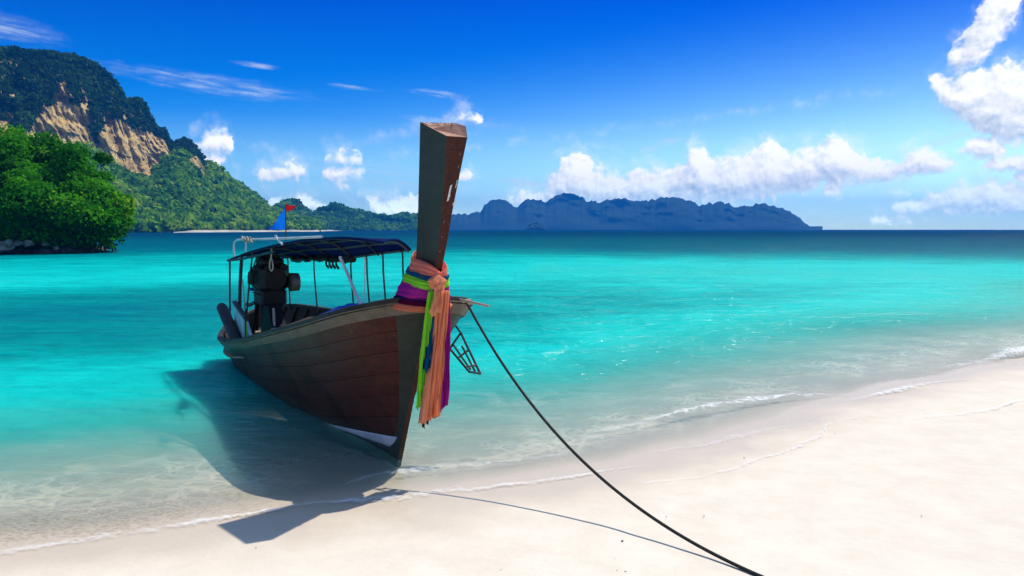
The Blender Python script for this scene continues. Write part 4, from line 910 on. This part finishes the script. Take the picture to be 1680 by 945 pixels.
for f in (.0, .42, .80, 1.0):
    a, b2 = TL * (1 - f) + BL_ * f, TR_ * (1 - f) + BR_ * f; MB().tube([a, b2], .012, 8).build('rung', M_PIPE, own_l, True)
a_, b_ = TR_ + (0, 0, 0), np.array((TR_[0] + .15, -.60, 1.50)); MB().tube(smooth_path([a_, (a_ + b_) / 2 + (0, -.04, 0), b_], 4), .011, 7).build('hook', M_PIPE, own_l, True)
a_, b_ = TL, TL + (.10, .22, .03); MB().tube([a_, b_], .011, 7).build('standoff', M_PIPE, own_l, True)
# flags on a thin pole above the roof
fl = frame(empty('flag')); tag(fl, 'thin pole with a blue pennant and small red flag above the canopy', 'flag')
MB().tube([(3.85, .15, 2.20), (3.82, .15, 2.75)], .008, 6).build('pole', M_PIPE, fl, True)
def cloth(name, col, col2=None, tl=.45, rough=.9):
    m, t, o = new_mat(name); c = t.mix(t.noise(obj_co(t), 5, 3), col, col2 or tuple(.8 * q for q in col))
    w = t.math('ADD', t.noise(t.vmath('MULTIPLY', obj_co(t), (26, 34, 2.2)), 1.0, 4, .6, dist=.5), t.math('MULTIPLY', t.noise(t.vmath('MULTIPLY', obj_co(t), (5, 5, 34)), 1.0, 4, .6, dist=.6), .8)); nm = t.bump(w, .8, .022)
    d_ = t.node('ShaderNodeBsdfDiffuse'); t.l.new(c, d_.inputs[0]); t.l.new(nm, d_.inputs['Normal']); l_ = t.node('ShaderNodeBsdfTranslucent'); t.l.new(c, l_.inputs[0]); x = t.node('ShaderNodeMixShader'); x.inputs[0].default_value = tl
    t.l.new(d_.outputs[0], x.inputs[1]); t.l.new(l_.outputs[0], x.inputs[2]); t.l.new(x.outputs[0], o.inputs[0]); return m
def pennant(name, A, B, Cc, mat):
    A, B, Cc = map(np.array, (A, B, Cc)); P = []
    for i in range(13):
        u = i / 12; a, b2 = A * (1 - u) + Cc * u, B * (1 - u) + Cc * u; P.append([a * (1 - v) + b2 * v + (0, .025 * math.sin(7 * u + 2 * v) * u, -.015 * math.sin(3 * u)) for v in np.linspace(0, 1, 7)])
    MB().grid(P).build(name, mat, fl, True)
pennant('blue_pennant', (3.83, .15, 2.71), (3.84, .15, 2.40), (4.82, .16, 2.41), cloth('blue_flag_cloth', (.01, .22, .85), (.01, .16, .75)))
pennant('red_flag', (3.82, .15, 2.76), (3.83, .15, 2.65), (3.15, .14, 2.72), cloth('red_flag_cloth', (.55, .02, .03)))
# ---- ribbons tied round the prow
def ring_pt(phi, z, out=0.0):
    """point on the bundle of cloth round the prow: phi 0 in front, +90 deg near side"""
    k = float(np.clip((z - 1.62) / .48, 0, 1)); rh = .165 * (1 - k) ** 1.2 + .095
    f, bk = I_(z, SF) - .035, I_(z, SBK) + .06 + .10 * (1 - k); c = (f + bk) / 2 + .04; rs = (bk - f) / 2
    cs, sn = math.cos(phi), math.sin(phi); e = .82
    x = c - (rs + out) * math.copysign(abs(cs) ** e, cs) - .0
    if cs > 0: x = c - ((c - f) + out) * abs(cs) ** e
    return np.array([x, (rh + out) * math.copysign(abs(sn) ** e, sn), z])
def sash_band(mb, zs, ws, zf, wf, out, seed, nu=64, nv=9, tw=.0):
    P = []
    for i in range(nu + 1):
        phi = -math.pi + 2 * math.pi * i / nu; k = abs(math.sin(phi / 2)); k = min(1, k / .707) ** .85
        z0, w = zf + (zs - zf) * k + (.05 if abs(phi) > 1.8 else 0) * (abs(phi) - 1.8), wf + (ws - wf) * k; row = []
        for j in range(nv):
            v = j / (nv - 1) - .5; pl = .007 * math.sin(v * 17 + 1.7 * phi + seed) + .006 * float(vnoise(phi * 2.2 + seed, v * 7, seed))
            row.append(ring_pt(phi, z0 + v * w + .008 * math.sin(2.3 * phi + seed), out + pl - .012 * (2 * v) ** 2))
        P.append(row)
    mb.grid(P)
def sash_tail(mb, top, bot, w0, w1, seed, pleat=3.6, amp=.028, nu=36, nv=19):
    top, bot = np.array(top), np.array(bot); P = []
    for i in range(nu + 1):
        u = i / nu; c = top * (1 - u) + bot * u + np.array((.02 * math.sin(2.2 * u + seed) * u, .018 * math.sin(3.1 * u + seed * 2), 0)); w = (w0 + (w1 - w0) * u ** .7) * (1 + .10 * math.sin(6 * u + seed)); row = []
        for j in range(nv):
            v = j / (nv - 1) - .5; vv = v + .05 * math.sin(5 * u + seed + 9 * v); dp = amp * (math.sin(vv * 2 * math.pi * pleat + seed + 1.6 * u) + .5 * math.sin(vv * 2 * math.pi * pleat * 2.3 + 2 * seed - 1.1 * u)) * (.55 + .45 * u) + .006 * float(vnoise(v * 9, u * 6, seed))
            row.append(c + np.array((dp, v * w, (.018 * math.sin(v * 13 + seed) - .05 * v + .02 * float(vnoise(v * 12, seed, 0))) * u)))
        P.append(row)
    mb.grid(P)
def sash(label, col, col2, bands=(), tails=(), extra=None, seed=1.0, tl=.58):
    mb = MB()
    for b2 in bands: sash_band(mb, *b2, seed)
    for t_ in tails: sash_tail(mb, *t_, seed)
    if extra: extra(mb)
    own('sash', mb, cloth('sash_cloth', col, col2, tl), label, 'sash', True, 'ribbons tied round the prow', .004)
#            z side, width side, z front, width front, out
sash('salmon ribbon wound highest round the prow', (1.0, .33, .24), (1.0, .45, .36), [(2.065, .125, 1.965, .07, .020)], seed=1.0)
sash('thin teal-blue ribbon below the salmon one, with a narrow tail', (.004, .20, .42), (.01, .13, .36), [(1.985, .055, 1.925, .04, .030)], [((-1.06, .065, 1.86), (-.93, .075, 1.10), .05, .06)], seed=2.0)
sash('lime green ribbon with a long tail on the left', (.38, .95, .05), (.55, 1.0, .12), [(1.925, .085, 1.865, .07, .036)], [((-1.055, .095, 1.84), (-.80, .092, .74), .05, .085)], seed=3.1)
sash('purple and magenta ribbon with a magenta tail on the right', (.50, .03, .48), (.75, .06, .48), [(1.825, .155, 1.80, .11, .034)], [((-1.04, -.09, 1.80), (-.93, -.065, .72), .05, .08)], seed=4.3)
sash('navy blue ribbon showing at the edge of the purple one', (.025, .018, .22), (.05, .01, .15), [(1.775, .12, 1.745, .10, .024)], seed=5.7)
sash('maroon ribbon under the navy one, its tail end lowest of all', (.14, .006, .05), (.20, .01, .08), [(1.715, .07, 1.70, .08, .026)], [((-1.02, .0, 1.70), (-.82, .045, .555), .05, .075)], seed=6.2)
sash('peach ribbon wound lowest round the stem', (.95, .42, .26), (.90, .34, .20), [(1.685, .055, 1.635, .06, .040)], seed=7.9)
def knot(mb):
    c = np.array(ring_pt(0.10, 1.91, .05)); P = []
    for i in range(25):
        a = 2 * math.pi * i / 24; P.append([c + np.array((.055 * math.cos(b2) * (1 + .1 * math.sin(3 * a)), .085 * math.sin(b2) * math.cos(a) * (1 + .12 * math.sin(5 * a)), .075 * math.sin(b2) * math.sin(a) * (1 + .10 * math.cos(4 * a)))) for b2 in np.linspace(0, math.pi, 11)])
    mb.grid(P)
    sash_tail(mb, c + (-.045, .015, -.02), c + (-.05, .03, -.27), .09, .13, 2.0, 1.0, .012, 12, 11)
sash('orange and peach ribbon knotted at the front, with the widest tail', (1.0, .42, .19), (1.0, .58, .38), [(2.0, .05, 1.935, .08, .018)], [((-1.095, .005, 1.84), (-.875, .035, .60), .11, .175)], knot, seed=8.4)
# ---- mooring rope from the bow down to the sand
A = BW(-.60, -.50, 1.66); B = np.array([1.98, 4.60, float(ground_z(np.array(1.98), np.array(4.60))) + .02])
pts = [A * (1 - u) + B * u + np.array((0, 0, -.62 * 4 * u * (1 - u) * (1 - .25 * u))) for u in np.linspace(0, 1, 60)]
tag(MB().tube(pts, .0125, 8).build('mooring_rope', M_ROPE, None, True), 'taut dark mooring rope running from the bow down to the sand', 'rope')
own('cleat', MB().tube([(-.52, -.44, 1.70), (-.95, -.56, 1.66)], .012, 6).tube([(-.58, -.46, 1.68), (-.62, -.52, 1.70), (-.60, -.50, 1.62)], .02, 6), M_TWINE, 'pale stick laid across the bow rail beside the mooring rope', 'stick')

# ------------------------------------------------------------------ air: sea haze that turns the far island blue
def build_haze():
    mb = MB(); mb.box((0, 0, 65), (8600, 8600, 190)); 
    m, t, out = new_mat('sea_haze'); v = t.node('ShaderNodeVolumePrincipled')
    v.inputs['Color'].default_value = HAZE_COL; v.inputs['Density'].default_value = HAZE_D; v.inputs['Anisotropy'].default_value = 0.0
    t.l.new(v.outputs[0], out.inputs['Volume'])
    o = mb.build('haze', m); tag(o, 'thin blue sea haze over the bay', 'haze', kind='stuff')
HAZE_D, HAZE_COL = 0.00023, (0.015, 0.32, 1.0, 1)
build_haze()
# ------------------------------------------------------------------ foam lines and small breaking waves along the water's edge
def foam_mat(name, lo, hi):
    m, t, out = new_mat(name); co = pos_co(t); v, s_ = t.attr('across'), t.attr('strength')
    n1 = t.noise(co, 5.5, 6, 0.68, dist=0.6); n2 = t.voronoi(t.vmath('ADD', co, t.scale(t.node('ShaderNodeNewGeometry').outputs['Normal'], 0)), 16, 'F1')
    lace = t.math('ADD', t.math('MULTIPLY', n1, 1.0), t.math('MULTIPLY', n2, 0.42))
    fall = t.math('SUBTRACT', 1.0, t.math('POWER', t.math('ABSOLUTE', v), 1.4))
    a = t.math('MULTIPLY', t.smooth(t.math('ADD', lace, t.math('MULTIPLY', fall, 0.42)), lo, hi), t.math('MULTIPLY', t.smooth(fall, 0.0, 0.35), s_), clamp=True)
    tr = t.node('ShaderNodeBsdfTransparent'); df = t.node('ShaderNodeBsdfDiffuse'); df.inputs[0].default_value = (.90, .90, .88, 1)
    t.l.new(t.bump(lace, 0.8, 0.03), df.inputs['Normal'])
    mx = t.node('ShaderNodeMixShader'); t.l.new(a, mx.inputs[0]); t.l.new(tr.outputs[0], mx.inputs[1]); t.l.new(df.outputs[0], mx.inputs[2]); t.l.new(mx.outputs[0], out.inputs[0]); return m
M_FOAM = foam_mat('sea_foam', 0.90, 1.22)
def foam(pts, w, strength, h=0.0, label='', seed=1, wob=.05):
    """pts in photo pixels on the water line, w half width in metres (per point)"""
    P = smooth_path([at_z(px, py, 0.0) for px, py in pts], 24); n = len(P); ww = np.interp(np.linspace(0, 1, n), np.linspace(0, 1, len(w)), w); st = np.interp(np.linspace(0, 1, n), np.linspace(0, 1, len(strength)), strength)
    nv = 11; V = []; ac = []; sg = []
    for i, p in enumerate(P):
        d = P[min(i + 1, n - 1)] - P[max(i - 1, 0)]; d /= np.linalg.norm(d); nn = np.array((-d[1], d[0], 0))
        c = p + nn * wob * float(fbm(p[0] * 1.6, p[1] * 1.6, seed, 4, seed)); k = ww[i] * (1 + .5 * float(vnoise(p[0] * 2.3, p[1] * 2.3, seed, 3)))
        for j in range(nv):
            v = 2 * j / (nv - 1) - 1; q = c + nn * v * k; zg = float(ground_z(np.array(q[0]), np.array(q[1])))
            V.append((q[0], q[1], max(zg, 0.0) + .012 + h * max(0, 1 - v * v) * st[i] * (1 + .5 * float(vnoise(q[0] * 6, q[1] * 6, 0, 8))))); ac.append(v); sg.append(st[i] * .8 * (.45 + .75 * abs(float(vnoise(p[0] * .9, p[1] * .9, seed, 77)))))
    me = np_mesh('foam', V, grid_faces(n, nv)); add_attr(me, 'across', ac); add_attr(me, 'strength', sg); me.materials.append(M_FOAM)
    tag(link('foam', me), label, 'foam', kind='stuff')
foam([(-60, 922), (60, 903), (160, 886), (260, 872), (340, 858), (440, 842), (520, 829), (600, 822), (680, 816), (760, 806)], [.10, .12, .10, .12, .12], [.35, .55, .35, .7, .85, .8, .5, .4], .01, 'thin foam edge where the sea meets the sand at lower left', 2)
foam([(740, 812), (800, 806), (860, 800), (930, 788), (1000, 777), (1060, 768)], [.05, .09, .08, .03], [.2, .8, 1, .5, .1], .012, 'short white foam line on the wet sand below the rope', 3)
foam([(560, 800), (620, 778), (700, 770), (790, 762), (880, 752), (960, 742)], [.08, .14, .10, .05], [.1, .45, .35, .1], .0, 'faint lacy foam in front of the bow', 4)
foam([(980, 712), (1060, 694), (1130, 678), (1190, 667), (1250, 658), (1320, 652), (1400, 650)], [.06, .10, .20, .22, .12, .05], [.15, .4, 1, 1, .8, .3], .05, 'white breaking wavelet right of the rope', 5)
foam([(1380, 662), (1440, 652), (1490, 641), (1540, 631), (1600, 624)], [.05, .14, .14, .05], [.1, .7, .8, .2], .02, 'small white foam patch on the right shore', 6)
foam([(1540, 606), (1590, 600), (1630, 594), (1665, 586), (1700, 576), (1760, 566)], [.06, .14, .35, .5, .5], [.2, .6, 1, 1, 1], .10, 'white breaking wave at the right edge of the picture', 7)
foam([(1720, 662), (1660, 676), (1590, 689), (1500, 697), (1420, 692), (1372, 704), (1352, 726), (1300, 752), (1220, 774), (1140, 792), (1060, 803)], [.05, .07, .05, .06, .06], [.7, .6, .4, .6, .7, .5, .3], .004, 'thin curved swash line left on the wet sand at right', 8, .09)
foam([(1080, 742), (1180, 728), (1260, 712), (1330, 700), (1380, 690)], [.05, .10, .08, .04], [.1, .4, .3, .1], .0, 'faint foam veil between the wavelet and the swash line', 9, .1)
foam([(640, 660), (760, 650), (860, 660), (960, 640)], [.25, .5, .4, .2], [.05, .16, .14, .05], .0, 'thin sparkle of foam on the shallows beyond the bow', 10, .3)
# bits of shell and weed on the dry sand
rs_ = random.Random(12)
for (px, py, r) in ((1021, 889, .016), (1008, 918, .010), (1012, 939, .020), (1026, 941, .022), (1155, 848, .013), (1221, 752, .014), (822, 937, .009), (1093, 849, .010), (970, 734, .012), (1370, 712, .011), (1512, 848, .010), (420, 900, .009)):
    r *= .7
    p = at_z(px, py, 0.0)
    for _ in range(3): p = at_z(px, py, float(ground_z(np.array(p[0]), np.array(p[1]))))
    mb = MB(); n = 7; rim = [(r * (1 + .4 * rs_.random()) * math.cos(2 * math.pi * k / n), r * .7 * (1 + .4 * rs_.random()) * math.sin(2 * math.pi * k / n), .001) for k in range(n)]
    mb.add(rim + [(q[0] * .5, q[1] * .5, r * .35) for q in rim] + [(0, 0, r * .42)], [(k, (k + 1) % n, n + (k + 1) % n, n + k) for k in range(n)] + [(n + k, n + (k + 1) % n, 2 * n) for k in range(n)])
    o = mb.build('weed_scrap', M_ROCK, None, True); o.location = (p[0], p[1], p[2] + .008); o.rotation_euler = (0, 0, rs_.uniform(0, 6)); tag(o, 'tiny dark scrap of weed on the pale sand', 'debris', 'dark scraps on the sand')
